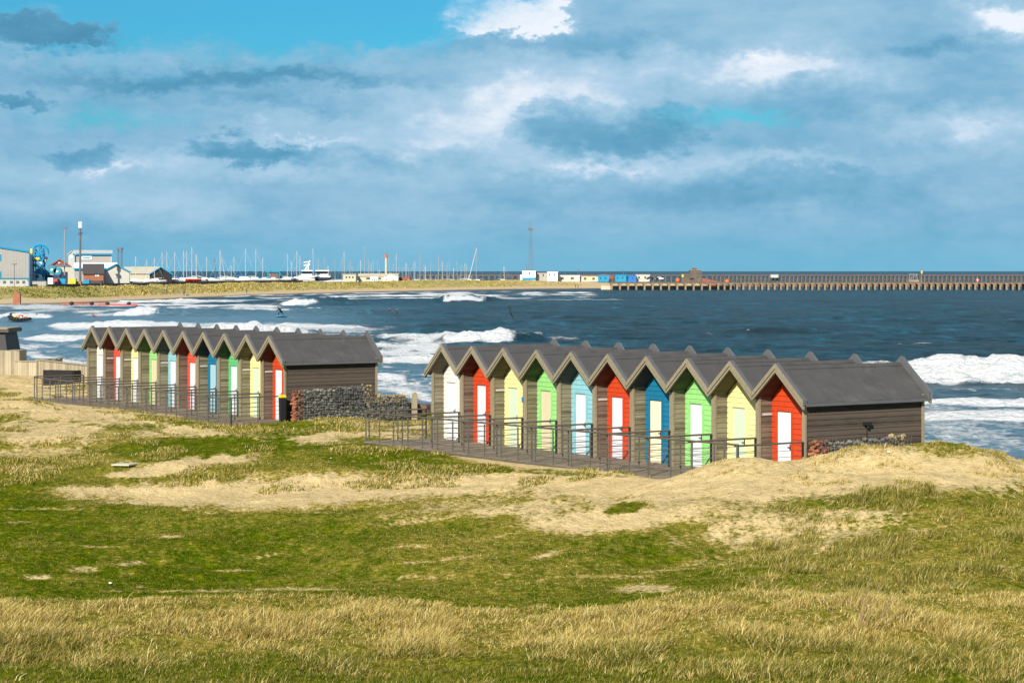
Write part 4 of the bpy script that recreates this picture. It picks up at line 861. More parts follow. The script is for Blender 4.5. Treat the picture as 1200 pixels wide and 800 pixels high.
MB().box((-4*k_,0,.8),(6*k_,5,zpx(320.5,Yt)-YG)).build('machinery', M['tile'], r)
# long dark yard wall behind the first dunes
pts = [((w2(x,1)*0+0),0) for x in ()]
r = empty('yard_wall', (w2(20,640), 640, 0), 0, 'long low dark wall along the edge of the boatyard behind the dunes', 'wall')
mb = MB(); L0_ = [(w2(35,636),636),(w2(130,692),692),(w2(210,768),768),(w2(300,858),858),(w2(355,908),908)]
for (xa, ya), (xb, yb_) in zip(L0_[:-1], L0_[1:]):
    ox, oy = w2(20,640), 640
    mb.hexa([(xa-ox,ya-oy,-.6),(xb-ox,yb_-oy,-.6),(xb-ox,yb_-oy+.5,-.6),(xa-ox,ya-oy+.5,-.6),(xa-ox,ya-oy,1.45),(xb-ox,yb_-oy,1.45),(xb-ox,yb_-oy+.5,1.45),(xa-ox,ya-oy+.5,1.45)])
mb.build('wall', M['slate'], r)
# ---------------------------------------------------------------- yachts ashore and in the marina
def hullmesh(L, B, H):
    mb = MB(); st = []; ns = 9
    for i in range(ns):
        t = i/(ns-1); x = (t-.5)*L; b_ = B/2*(math.sin(math.pi*min(1,(t*.86+.16)))**.7 if t < .999 else .02); b_ = max(.02, b_); sh = H*(.82+.25*t*t); ke = H*.35*(abs(t-.45)*2)**2.2
        st.append([(x,-b_,sh),(x,-b_*.88,H*.45+ke*.3),(x,-b_*.4,ke*.8),(x,0,ke*.6),(x,b_*.4,ke*.8),(x,b_*.88,H*.45+ke*.3),(x,b_,sh)])
    vs = [p for s in st for p in s]; fs = []
    for i in range(ns-1):
        for j in range(6): a = i*7+j; fs.append((a,a+1,a+8,a+7))
        fs.append((i*7,i*7+7,i*7+13,i*7+6))
    fs.append(tuple(range(6,-1,-1))); fs.append(tuple((ns-1)*7+j for j in range(7)))
    return mb.poly(vs, fs)
def yacht(px, ytop, Y, L, label, hullm='hull', mastm='mast', lean=0, ang=None, zb=1.0, cover=None, group='sailing yachts of the boatyard and marina', thick=.13, tx_=None):
    a = random.uniform(-.35,.35) if ang is None else ang
    if random.random() < .5 and ang is None: a += math.pi
    X = w2(px, Y); r = empty('sailing_yacht', (X, Y, YG), a, label, 'sailing boat', group)
    H = L*.135; h = zpx(ytop,Y)-YG
    m_ = hullmesh(L, L*.3, H); o = m_.build('hull', M[hullm], r); o.location = (-L*.06,0,zb)
    if zb > .5:
        MB().hexa([(-L*.1,-.12,.05),(L*.06,-.12,.05),(L*.06,.12,.05),(-L*.1,.12,.05),(-L*.12,-.15,zb+.1),(L*.12,-.15,zb+.1),(L*.12,.15,zb+.1),(-L*.12,.15,zb+.1)]).build('keel', M['antifoul'], r)
        cr = MB()
        for x in (-L*.25, L*.2):
            for s in (-1,1): cr.tube((x,s*L*.16,-.1),(x,s*L*.09,zb+H*.4),.07,n=4)
        cr.build('cradle', M['steel'], r)
    MB().hexa([(-L*.22,-L*.085,zb+H*.8),(L*.18,-L*.07,zb+H*.85),(L*.18,L*.07,zb+H*.85),(-L*.22,L*.085,zb+H*.8),(-L*.20,-L*.07,zb+H*1.2),(L*.10,-L*.05,zb+H*1.15),(L*.10,L*.05,zb+H*1.15),(-L*.20,L*.07,zb+H*1.2)]).build('cabin', M['hull'], r)
    ms = MB(); lx = lean*math.cos(a); ly = -lean*math.sin(a)
    ms.tube((0,0,zb+H*.8),(lx,ly,h),thick,thick*.8,6)
    ms.tube((lx*.5,ly*.5-.02,(zb+H+h)*.5),(lx*.5+.0,ly*.5+.9,(zb+H+h)*.5),.04,n=4).tube((lx*.5,ly*.5+.02,(zb+H+h)*.5),(lx*.5,ly*.5-.9,(zb+H+h)*.5),.04,n=4)
    if h < 22: ms.tube((L*.42,0,zb+H),(lx*.95,ly*.95,h*.96),.028,n=4).tube((-L*.45,0,zb+H),(lx*.95,ly*.95,h*.96),.022,n=4)
    ms.build('mast', M[mastm], r)
    MB().tube((0,0,zb+H*1.5),(-L*.36,0,zb+H*1.45),.16 if cover else .09,n=6).build('boom', M[cover or mastm], r)
    return r
def ordl(i): return ['first','second','third','fourth','fifth','sixth','seventh','eighth','ninth','tenth','eleventh','twelfth','thirteenth','fourteenth','fifteenth','sixteenth','seventeenth','eighteenth','nineteenth','twentieth','twenty first','twenty second','twenty third','twenty fourth','twenty fifth','twenty sixth','twenty seventh','twenty eighth','twenty ninth','thirtieth','thirty first','thirty second','thirty third','thirty fourth','thirty fifth','thirty sixth','thirty seventh','thirty eighth','thirty ninth','fortieth'][i]
YA = [(159,300,8,'cream'),(172,304,7,None),(181,302,8,None),(190,295,10,None),(195.6,294.5,9,None),(204.8,295,9,None),(215.2,293.6,9,'blue'),(218.8,294,10,'red'),(224.8,289.5,11,None),(230,298,8,None),(242.2,301,9,None),(253.5,303,7,'brown'),(258,292.8,10,None),(264,302,8,None),(271,311,6,None),(274.2,301,9,None),(287.7,291,11,'blue'),(299.8,292,10,None),(307.9,302,8,'teal'),(336.8,297,9,None),(341.5,306,7,None),(347.8,294,10,None),(351.5,300,9,None)]
for i, (px, yt, L, ex) in enumerate(YA):
    Y = 752+(px-160)*.95+random.uniform(-6,6)
    hm = 'hullred' if ex == 'red' else 'hull'
    lb = {'red':'yacht ashore with bright red bow, left part of the boatyard', 'brown':'small yacht ashore with leaning brown mast'}.get(ex, 'white yacht ashore, %s mast from the left in the boatyard row' % ordl(i))
    yacht(px, yt, Y, L, lb, hm, 'tile' if ex == 'brown' else 'mast', lean=-.8 if ex == 'brown' else (-1.5 if i == 13 else 0), cover=ex if ex in ('blue','teal') else None, zb=1.1, group='yachts laid up ashore in the boatyard', thick=.17 if i in (12,9) else .12)
YB = [(367.3,291),(373,303),(380.8,300),(385,311),(392.7,303),(401,303),(403.5,294),(410,304),(413,312),(423,305),(427,288),(431.6,304),(434.6,308),(437.8,305),(442.8,304),(445,316),(456.5,302),(461.5,309),(464.2,297),(468,313),(471.8,312),(475.8,308),(478.5,314),(485.2,307),(486.2,306),(492,296),(496.8,309),(498.6,312),(505,307),(513.6,298),(518.6,306),(523.8,308),(526.4,305),(531,314),(535.9,306),(540,309),(544.7,308),(546.8,309),(558,290),(591,312)]
for i, (px, yt) in enumerate(YB):
    lb = 'mast of a moored yacht, %s from the left in the marina row' % ordl(i) if i < 38 else ['upright mast of the yacht beside the steeply leaning mast', 'lone short mast of a yacht between the leaning mast and the white station'][i-38]
    if px == 423: lb = 'moored yacht mast with red tip beside the tallest mast of the marina'
    yacht(px, yt, 1030+random.uniform(-12,20)+(px-370)*.25, 9, lb, 'hull', 'mastgrey' if i % 3 else 'mast', lean=random.uniform(-.3,.3), zb=-.75, group='yachts moored in the marina behind the dunes', thick=.16 if i % 2 else .12)
r = yacht(549, 322, 1075, 10, 'yacht whose long pale mast leans steeply to the right', 'hull', 'mast', lean=0, ang=.0, zb=-.6)
MB().tube((0,0,.5),(4.3,0,zpx(290.5,1075)-YG),.2,.16,6).build('leaning_mast', M['mast'], r)
r = empty('red_mast_light', (0,0,0)) if False else None
# motor vessels with dark window bands
def vessel(x0, x1, ytop, ybase, Y, label, hullm, radar=True):
    X0, X1 = w2(x0,Y), w2(x1,Y); L = X1-X0; r = empty('motor_vessel', ((X0+X1)/2, Y, YG), .08, label, 'motor boat', 'white motor vessels ashore'); k_ = Y/F
    H = 2.0; o = hullmesh(L, L*.32, H).build('hull', M[hullm], r); o.location = (0,0,.7)
    MB().box((-L*.44,-L*.14,2.4),(L*.44,L*.14,3.0)).build('deck', M['hull'], r)
    ca = MB().hexa([(-L*.30,-L*.12,3.0),(L*.36,-L*.12,3.0),(L*.36,L*.12,3.0),(-L*.30,L*.12,3.0),(-L*.28,-L*.11,4.0),(L*.34,-L*.11,4.0),(L*.34,L*.11,4.0),(-L*.28,L*.11,4.0)]).build('cabin', M['white'], r)
    MB().box((-L*.22,-L*.125,4.0),(L*.32,L*.12,5.15)).build('windows', M['glass'], ca)
    MB().box((-L*.27,-L*.14,5.15),(L*.37,L*.14,5.6)).build('wheelhouse_roof', M['white'], ca)
    rl = MB()
    for x in np.linspace(-L*.46, L*.46, 8): rl.tube((x,-L*.15,2.6),(x,-L*.15,3.6),.05,n=4)
    rl.tube((-L*.46,-L*.15,3.6),(L*.46,-L*.15,3.6),.05,n=4); rl.build('rail', M['mast'], r)
    if radar:
        m_ = MB(); h = zpx(ytop,Y)-YG
        m_.tube((-.5,0,5.6),(1.2,0,h-1.6),.38,.22,6).tube((.9,0,5.6),(1.2,0,h-1.6),.25,.2,6).tube((-1.0,0,h-2.3),(1.8,0,h-1.8),.32,.3,6).tube((1.0,0,h-1.6),(1.6,0,h),.2,.12,6).tube((-1.1,0,h-1),(1.9,0,h-.5),.25,.2,6)
        m_.build('radar_mast', M['white'], r)
    else: MB().tube((0,0,5.6),(0,0,zpx(ytop,Y)-YG),.1,.06,5).build('mast', M['mast'], r)
    return r
vessel(348.5, 369, 305, 330, 928, 'white motor vessel with tall white radar mast beside the yachts', 'hull')
vessel(364, 388.5, 317, 330, 938, 'white motor vessel with dark red and navy hull and wide window band', 'hulldark', False)
# small white craft on trailers filling the yard front
SC = [(150,156,'cyan'),(160,168,'hull'),(169,176,'hull'),(181,187,'hull'),(201,211,'hull'),(236,246,'hull'),(246,262,'hull'),(275,284,'hull'),(284,297,'hull'),(298,312,'hull'),(313,327,'hull'),(328,341,'hull'),(340,350,'hulldark')]
for i, (a, b_, hm) in enumerate(SC):
    Y = 728+(a-150)*.95; L = w2(b_,Y)-w2(a,Y); r = empty('small_boat', ((w2(a,Y)+w2(b_,Y))/2, Y, YG), (0 if i % 2 else math.pi)+random.uniform(-.25,.25), 'mastless boat hull at the front of the boatyard, %s from the left' % ordl(i), 'boat', 'low boats laid up at the front of the boatyard')
    o = hullmesh(L, L*.34, L*.17).build('hull', M[hm], r); o.location = (0,0,1.3); MB().box((-L*.2,-L*.08,1.3+L*.15),(L*.12,L*.08,1.3+L*.25)).build('cabin', M['white' if i % 3 else 'blue'], r)
    c_ = MB()
    for x in (-L*.3, L*.25): c_.box((x-.1,-L*.13,-.1),(x+.1,L*.13,1.4))
    c_.build('trailer', M['steel'], r)
# lighthouse, club buildings, station
r = empty('lighthouse', (w2(452.5,1120), 1120, YG), 0, 'slim white and tan lighthouse tower with orange lantern behind the marina', 'lighthouse'); h = zpx(301.5,1120)-YG
MB().tube((0,0,-.5),(0,0,h),.72,.58,14).build('tower', M['cream'], r); MB().tube((0,0,h),(0,0,h+1.2),.95,.9,14).build('gallery', M['orange'], r); MB().tube((0,0,h+1.2),(0,0,h+2.0),.5,.1,12).build('lantern', M['tile'], r); MB().tube((.12,0,h+2),(.12,0,h+6),.06,n=4).build('aerial', M['steel'], r); MB().tube((0,0,-.5),(0,0,2.0),1.7,1.2,12).build('base', M['slate'], r)
B_ = [('club_building',420,466,323.4,1010,10,'cream','g',.9,'cream','x','long low cream building below the lighthouse'),
 ('low_building',402,417,322.0,1000,8,'cream','flat',0,'cream','x','small flat cream building left of the long low cream building'),
 ('boat_house',449,466.5,324.5,985,8,'white','g',1.5,'cream','y','white gabled boat house at the right end of the long cream building'),
 ('low_shed',466,480.5,325.4,1020,8,'brick','flat',0,'redtile','x','low red brown shed right of the white boat house'),
 ('van_shelter',434,443,324.9,978,5,'white','flat',0,'white','x','small white shelter with blue front before the long cream building'),
 ('pilot_station',612,627.6,318.0,1080,8,'white','flat',0,'white','x','white station building with blue base below the lattice radio tower'),
 ('grey_plant',628,641,319.5,1085,8,'greypanel','flat',0,'slate','x','grey building with dark roof between two white station buildings'),
 ('white_block',641.5,653.5,318.4,1082,8,'white','flat',0,'white','x','plain white flat roofed block right of the grey building'),
 ('long_shed',653.5,679.5,322.6,1088,7,'palepanel','flat',0,'white','x','long low white shed beyond the white block'),
 ('tan_shed',681,703,323.0,1090,7,'cream','flat',0,'concrete','x','low tan roofed shed before the blue cabins'),
 ('blue_cabin',701,713.5,322.4,1086,6,'cyan','flat',0,'cyan','x','bright blue cabin at the foot of the red brown mound'),
 ('blue_cabin',721,734,321.9,1086,6,'cyan','flat',0,'cyan','x','bright blue cabin with darker wing and small mast'),
 ('blue_cabin',734,745.5,322.6,1088,6,'blue','flat',0,'blue','x','darker blue wing right of the cabin with the small mast'),
 ('white_cabin',745.5,761.5,321.6,1092,6,'palepanel','flat',0,'cream','x','pale flat roofed cabin at the right of the blue cabins')]
for nm, a, b_, yt, Y, dep, wm_, rf_, rise, rm_, rg, lb in B_:
    yt += .7 if a > 640 else 0; Y += 34 if Y > 1070 else 0; r, cx, w, zt = bld(nm, a, b_, yt, Y, dep, lb, wm_, rf_, rise, rm_, ridge=rg)
    if nm == 'pilot_station':
        onface(r, cx, Y, 'base_band', a, b_, 325.3, 328, 'cyan', .2); onface(r, cx, Y, 'window', 619.5, 621.5, 319.3, 321, 'glass', .2); MB().box((-w-1.2,-.1,-.6),(-w-.01,4,zpx(322,Y)-YG)).build('porch', M['white'], r)
    elif nm in ('club_building','van_shelter','low_building'): 
        for q_ in (.2,.45,.7): onface(r, cx, Y, 'window', a+(b_-a)*q_, a+(b_-a)*(q_+.12), yt+2, yt+3.6, 'glass' if nm != 'van_shelter' else 'cyan', .15)
    elif w > 2: 
        for q_ in (.15,.6): onface(r, cx, Y, 'door', a+(b_-a)*q_, a+(b_-a)*(q_+.12), yt+1.6, yt+4, 'slate' if nm != 'boat_house' else 'greypanel', .12)
for px, yt, Y, lb in ((662,317,1130,'dark pole with square head beside the long low white shed'),(678,315.5,1135,'thin pole at the right end of the long white shed'),(730.5,316.5,1128,'small mast on the bright blue cabin row')):
    r, h = column(px, yt, Y, .12, lb, 'signal_pole'); MB().box((-.45,-.2,h-.5),(.45,.2,h)).build('head', M['steel'], r)
mb = MB(); mb.blob((0,0,0), (5,3,2.1), 2, .12, random.Random(3)); mb.build('mound', M['redtile'], None, loc=(w2(709,1134),1134,YG+1.4)); tag(COL.objects['mound'], 'red brown heap rising behind the first bright blue cabin', 'mound')
# parked vehicles near the pier root
for i, (px, m_, lb) in enumerate(((761.5,'hulldark','dark parked car right of the pale cabin'),(767.5,'steel','grey parked car between the dark and white ones'),(773,'white','white parked van nearest the bunker'))):
    Y = 1122; r = empty('parked_car', (w2(px,Y),Y,YG+.5), 0, lb, 'car', 'vehicles parked near the root of the pier')
    MB().box((-2.0,-.85,.35),(2.0,.85,1.0)).hexa([(-1.4,-.8,1.0),(1.2,-.8,1.0),(1.2,.8,1.0),(-1.4,.8,1.0),(-1.1,-.7,1.6),(.7,-.7,1.6),(.7,.7,1.6),(-1.1,.7,1.6)]).build('body', M[m_], r)
    MB().box((-1.2,-.82,1.05),(.9,-.805,1.45)).build('windows', M['glass'], r)
    for x in (-1.2,1.25): MB().tube((x,-.88,.34),(x,.88,.34),.34,n=12).build('wheel', M['black'], r)
# stone bunker
Y = 1120; r = empty('coastal_bunker', (w2(811,Y),Y,YG-.3), 0, 'brown stone blockhouse with stepped tower at the root of the pier', 'blockhouse'); k_ = Y/F
def bz(py): return zpx(py,Y)-YG+.3
MB().box((-2.2*k_,0,-1),(11*k_,7,bz(316.8))).build('wall', M['darkconc'], r); MB().box((-12*k_,1,-1),(-2.2*k_,7,bz(320.8))).build('side_wall', M['darkconc'], r); MB().box((1*k_,2,bz(316.8)),(6*k_,5,bz(313.8))).build('turret', M['darkconc'], r)
MB().box((-2.6*k_,-.2,bz(316.8)),(11.3*k_,7.2,bz(316.3))).build('parapet', M['concrete'], r); MB().box((-2.4*k_,-.1,bz(327.6)),(2.0*k_,-.003,bz(325.6))).build('opening', M['black'], r); MB().box((-12*k_,.8,bz(324.6)),(-9.8*k_,.99,bz(321.8))).build('sign', M['yellow'], r)
MB().prism([(w2(821,Y)-w2(811,Y),0,-2.5),(w2(844,Y)-w2(811,Y),0,-2.5),(w2(843,Y)-w2(811,Y),0,bz(330)),(w2(830,Y)-w2(811,Y),0,bz(327.2)),(w2(821,Y)-w2(811,Y),0,bz(325.4))], (0,6,0)).build('rubble_bank', M['redtile'], None, loc=(w2(811,Y),Y+.5,YG-.3)); tag(COL.objects['rubble_bank'], 'red brown sloping rubble bank right of the stone blockhouse', 'bank')
for px, py, lb in ((794.2,328.6,'round orange buoy lying on the sand tail before the blockhouse'),(852,330,'orange buoy on the pier deck right of the rubble bank')):
    o = MB().blob((0,0,0), (1.1,1.1,1.1), 3, .0).tube((0,0,1.0),(0,0,1.35),.15,n=6).build('buoy', M['orange'], None, True, loc=(w2(px,1015),1015,zpx(py,1015))); tag(o, lb, 'buoy', 'orange buoys')
# ---------------------------------------------------------------- piers
Yp = 995; dz = zpx(331.0, Yp); k_ = Yp/F
r = empty('concrete_pier', (w2(715,Yp), Yp, SEA), 0, 'long low concrete pier on rows of square piles running out to the right', 'pier')
X0 = w2(715,Yp)
MB().box((0,0,dz-SEA-.55),(w2(1420,Yp)-X0,6,dz-SEA)).build('deck', M['concrete'], r)
MB().box((-.2,-.25,dz-SEA-.05),(w2(1420,Yp)-X0,-.001,dz-SEA+.3)).build('kerb', M['darkconc'], r)
i = 0; px = 717.0
while px < 1415 and i < 97:
    x = w2(px,Yp)-X0
    MB().box((x-.42,.3,-2.0),(x+.42,1.2,dz-SEA-.55)).box((x-.42,4.6,-2),(x+.42,5.4,dz-SEA-.55)).hexa([(x-.5,.1,dz-SEA-1.1),(x+.5,.1,dz-SEA-1.1),(x+.5,5.6,dz-SEA-1.1),(x-.5,5.6,dz-SEA-1.1),(x-1.1,.1,dz-SEA-.55),(x+1.1,.1,dz-SEA-.55),(x+1.1,5.6,dz-SEA-.55),(x-1.1,5.6,dz-SEA-.55)]).build('pile', M['concrete'], r)
    px += 7.35 if px > 840 else 9.6; i += 1
for a, b_ in ((705,862),): MB().box((w2(a,Yp)-X0,7,-1.5),(w2(b_,Yp)-X0,8,1.9)).build('back_wall', M['cream'], r)
Yq = 1190; dz = zpx(322.0, Yq)
r = empty('timber_staith', (w2(488,Yq), Yq, SEA), 0, 'high dark timber breakwater frame running behind the concrete pier', 'pier'); X0 = w2(488,Yq)
MB().box((0,0,dz-SEA-.5),(w2(1420,Yq)-X0,4,dz-SEA)).build('deck', M['tile'], r)
MB().box((0,.3,0),(w2(1420,Yq)-X0,1.0,2.2)).build('lower_beam', M['tile'], r)
px = 490; i = 0; rest = MB()
while px < 1415:
    x = w2(px,Yq)-X0; p = MB() if i < 99 else rest
    p.box((x-.45,.2,-2),(x+.45,1.2,dz-SEA-.5)).tube((x+.3,2,.5),(x+1.9,2,dz-SEA-.6),.14,n=4)
    if i < 99: p.build('post', M['darkconc'], r)
    px += 6.9 if px < 830 else (4.75 if px < 1060 else 5.15); i += 1
o = rest.build('outer_posts', M['darkconc'], r); o['kind'] = 'stuff'
r = empty('pier_hut', (w2(1071,Yp), Yp+2, zpx(331,Yp)), 0, 'open rusty shelter frame with yellow base standing on the pier deck', 'shelter')
MB().box((-2.2,-.8,0),(2.6,1.2,1.3)).build('base', M['yellow'].copy() if False else M['concrete'], r); f_ = MB()
for x in (-2,0,2): f_.tube((x,-.6,1.3),(x*.8,-.6,4.0),.12,n=4)
f_.tube((-2,-.6,4.0),(2,-.6,4.0),.12,n=4).tube((-2,-.6,1.3),(2,-.6,4.0),.1,n=4); f_.build('frame', M['mastgrey'], r)
r = empty('pier_beacon', (w2(1081.5,Yp), Yp+3, zpx(331,Yp)), 0, 'beacon with small yellow top beside the shelter frame on the pier', 'beacon'); MB().tube((0,0,0),(0,0,4.3),.45,.12,6).build('post', M['steel'], r); MB().box((-.35,-.3,4.3),(.35,.3,5.6)).build('lamp_head', M['yellow'], r)
r = empty('equipment_cabin', (w2(907,Yq), Yq-1, zpx(325.3,Yq)), 0, 'grey equipment cabin fixed to the high timber breakwater', 'cabin'); MB().box((-2.2,-1.5,0),(2.2,.4,1.7)).build('body', M['palepanel'], r); MB().box((-2.3,-1.6,1.7),(2.3,.5,1.9)).build('roof', M['greypanel'], r)
r = empty('lifebuoy_stand', (w2(1145.2,Yp), Yp-.3, zpx(331,Yp)), 0, 'red and white lifebuoy on a stand on the right part of the pier', 'lifebuoy'); MB().tube((0,0,0),(0,0,2.2),.1,n=5).build('post', M['white'], r); MB().tube((0,-.1,1.2),(0,-.3,1.2),.7,n=14).build('ring', M['redp'], r); MB().tube((0,-.31,1.2),(0,-.36,1.2),.4,n=14).build('ring_centre', M['white'], r)
# ---------------------------------------------------------------- near the far shore: pillar and red outfall pipe
Y = 560; o = MB().hexa([(-.95,-.6,-.6),(.95,-.6,-.6),(.95,.6,-.6),(-.95,.6,-.6),(-.9,-.6,3.0),(.9,-.6,3.25),(.9,.6,3.25),(-.9,.6,3.0)]).build('stone_pillar', M['brick'], None, loc=(w2(20,Y),Y,SEA+.1)); tag(o, 'square rusty brown marker pillar at the water edge, far left', 'pillar')
Y = 535; r = empty('dredge_pipe', (w2(117,Y),Y,SEA), 0, 'long red floating pipe with dark floats lying in the shallows off the far beach', 'pipe')
pp = MB(); xs_ = [72,95,115,130,145,161]; ys_ = [358.0,358.2,358.5,358.9,359.2,359.3]
for a in range(5): pp.tube((w2(xs_[a],Y)-w2(117,Y),0,.55-(ys_[a]-358)*.12),(w2(xs_[a+1],Y)-w2(117,Y),0,.55-(ys_[a+1]-358)*.12),.22 if a > 1 else .12,n=8)
pp.build('pipe', M['redp'], r)
for px in (84,107.5,126,151): MB().blob((w2(px,Y)-w2(117,Y),0,.75), (.7,.5,.5), 1, .1).build('float', M['black'], r)
MB().tube((w2(99.5,Y)-w2(117,Y),-2,-.6),(w2(99.5,Y)-w2(117,Y),-2,1.1),.09,n=5).build('marker_pole', M['tile'], r)
# ---------------------------------------------------------------- people
def skinfig(name, J, E, Rr, mat_, root, sub=1):
    me = bpy.data.meshes.new(name); me.from_pydata([Vector(j) for j in J], E, []); o = bpy.data.objects.new(name, me); COL.objects.link(o)
    m_ = o.modifiers.new('s', 'SKIN'); s2 = o.modifiers.new('u', 'SUBSURF'); s2.levels = sub; s2.render_levels = sub
    for i, rr_ in enumerate(Rr): me.skin_vertices[0].data[i].radius = (rr_, rr_)
    me.skin_vertices[0].data[0].use_root = True
    dg = bpy.context.evaluated_depsgraph_get(); m2 = bpy.data.meshes.new_from_object(o.evaluated_get(dg)); bpy.data.objects.remove(o)
    m2.materials.clear(); m2.materials.append(mat_); o = bpy.data.objects.new(name, m2); COL.objects.link(o)
    if root: o.parent = root
    return o
def person(loc, rz, pose, label, top='jean', group=None, s=1.0):
    r = empty('person', loc, rz, label, 'person', group); r.scale = (s,s,s)
    if pose == 'stand': J = [(0,0,.95),(0,0,1.2),(0,0,1.43),(0,0,1.53),(0,0,1.64),(0,0,1.76), (-.10,0,.9),(-.12,.10,.5),(-.12,-.04,.08),(-.12,-.16,.04), (.10,0,.9),(.13,-.1,.5),(.13,.16,.08),(.13,.02,.04), (-.2,0,1.4),(-.27,.03,1.12),(-.25,-.1,.86), (.2,0,1.4),(.27,-.03,1.12),(.25,.1,.86)]
    elif pose == 'surf': J = [(0,0,.62),(-.12,0,.84),(-.30,0,.98),(-.38,0,1.04),(-.46,0,1.12),(-.52,0,1.22), (-.12,-.02,.55),(-.38,-.05,.40),(-.30,0,.08),(-.42,0,.05), (.12,.02,.55),(.22,.1,.30),(.38,0,.08),(.28,0,.05), (-.30,-.2,.95),(-.55,-.35,.8),(-.75,-.4,.75), (-.28,.2,.95),(-.05,.4,.95),(.15,.5,1.0)]
    elif pose == 'sit': J = [(0,0,.12),(.02,0,.35),(.0,0,.58),(-.02,0,.67),(-.04,0,.77),(-.04,0,.88), (-.08,-.1,.10),(-.28,-.22,-.05),(-.30,-.25,-.4),(-.36,-.25,-.42), (-.08,.1,.10),(-.28,.22,-.05),(-.30,.25,-.4),(-.36,.25,-.42), (0,-.2,.55),(-.15,-.25,.32),(-.35,-.15,.2), (0,.2,.55),(-.15,.25,.32),(-.35,.15,.2)]
    E = [(0,1),(1,2),(2,3),(3,4),(4,5),(0,6),(6,7),(7,8),(8,9),(0,10),(10,11),(11,12),(12,13),(2,14),(14,15),(15,16),(2,17),(17,18),(18,19)]
    Rr = [.14,.13,.14,.06,.10,.08,.09,.07,.05,.04,.09,.07,.05,.04,.07,.045,.035,.07,.045,.035]
    skinfig('body', J, E, Rr, M[top], r); h = J[4]; MB().blob((h[0],h[1],h[2]+.02), (.095,.115,.125), 2, .0).build('head', M['skin'], r, True); MB().blob((h[0]+.02,h[1],h[2]+.07), (.105,.12,.10), 2, .0).build('hair', M['black'], r, True)
    return r
def fz(px, py):   # point on the far beach seen at this pixel
    d = np.abs(spx(FX, FY, FZ)[0]-px)+4*np.abs(spx(FX, FY, FZ)[1]-py); i = np.unravel_index(np.argmin(d), d.shape); return (FX[i], FY[i], FZ[i])
for px, py, rz, lb in ((195.8,344,1.3,'walker in dark clothes, leftmost on the far beach'),(203.6,344.5,1.5,'walker in dark clothes second from the left on the far beach'),(215.3,346.5,.3,'person in dark clothes beside a dog on the far beach'),(289.2,344,2.5,'lone walker in dark clothes in the middle of the far beach'),(674.5,337.4,.6,'left one of two people by the water near the pier'),(677.5,337.4,2.2,'right one of two people by the water near the pier')):
    person(fz(px, py), rz, 'stand', lb, group='people walking on the far beach')
def quadruped(loc, rz, label):
    r = empty('dog', loc, rz, label, 'dog')
    J = [(0,0,.45),(.28,0,.47),(.45,0,.60),(.58,0,.66),(.74,0,.62),(-.25,0,.46),(-.45,0,.55),(-.24,-.09,.30),(-.32,-.09,.17),(-.26,-.09,.02),(-.24,.09,.30),(-.32,.09,.17),(-.26,.09,.02),(.28,-.09,.28),(.27,-.09,.15),(.29,-.09,.02),(.28,.09,.28),(.27,.09,.15),(.29,.09,.02)]
    E = [(0,1),(1,2),(2,3),(3,4),(0,5),(5,6),(5,7),(7,8),(8,9),(5,10),(10,11),(11,12),(1,13),(13,14),(14,15),(1,16),(16,17),(17,18)]
    skinfig('body', J, E, [.13,.14,.08,.09,.045,.10,.025,.07,.035,.03,.07,.035,.03,.06,.035,.03,.06,.035,.03], M['black'], r); return r
quadruped(fz(220,346.8), 0, 'dark dog on the far beach beside the walkers')
def board(loc, rz, m_, m2, label, L=2.1):
    r = empty('surfboard', loc, rz, label, 'surfboard', 'surfboards'); prof = [(math.cos(t)*L/2*(1 if abs(math.cos(t)) < .99 else 1), math.sin(t)*.27*(1-.25*math.cos(t)), 0) for t in np.linspace(0, 2*math.pi, 25)[:-1]]
    MB().prism(prof, (0,0,.07)).build('deck', M[m_], r); MB().prism([(x*.5+L*.18,y*.9,.072) for x, y, z in prof], (0,0,.012)).build('nose_patch', M[m2], r); return r
def seaz(px, py): Y = 9.2*F/(py-HZ); return ((px-600)/F*Y, Y, SEA)
x, y, z = seaz(329.5, 379.5); M['lime'] = mat('lime', (.25,.60,.03), .4)
board((x,y,z+1.25), math.pi+.2, 'cyan', 'lime', 'bright blue and lime surfboard ridden in the white water'); bpy.data.objects['surfboard'].rotation_euler = (.5,0,math.pi+.2)
person((x,y,z+1.30), .2, 'surf', 'crouching surfer in black wetsuit on the blue and lime board', 'wetsuit', s=1.35)
for px, py, lb in ((456.8,368.2,'left one of two surfers sitting far out in the dark water'),(465.2,369.3,'right one of two surfers sitting far out in the dark water')):
    x, y, z = seaz(px, py); person((x,y,z+.35), 1.2, 'sit', lb, 'wetsuit', group='surfers waiting in the water', s=1.1); board((x,y,z+.32), 1.2, 'steel', 'white', lb.replace('surfers sitting', 'dark boards under surfers'))
# group in the shallows at the left: a black inflatable with red and yellow gear
x, y, z = seaz(23.5, 378); r = empty('inflatable_raft', (x,y,z+.35), .05, 'black inflatable with red and yellow gear afloat at the far left', 'inflatable boat')
tb = MB(); pr = [(1.9*math.cos(t)-.1, .75*math.sin(t), .25+(.35 if math.cos(t) < -.6 else 0)+.1*math.cos(t)**2) for t in np.linspace(0, 2*math.pi, 21)]
for p, q_ in zip(pr[:-1], pr[1:]): tb.tube(p, q_, .26, n=8)
tb.build('tube', M['black'], r, True); MB().box((-1.5,-.6,.12),(1.5,.6,.2)).build('floor', M['slate'], r)
MB().blob((-.75,-.2,.75), (.30,.25,.28), 1, .1).build('yellow_bag', M['yellow'], r); MB().blob((.15,-.1,.8), (.55,.3,.30), 1, .12).build('red_bag', M['redp'], r); MB().blob((.25,-.42,.62), (.24,.1,.2), 1, .1).build('white_panel', M['white'], r); MB().blob((.95,-.3,.6), (.22,.2,.22), 1, .1).build('orange_bag', M['orange'], r)
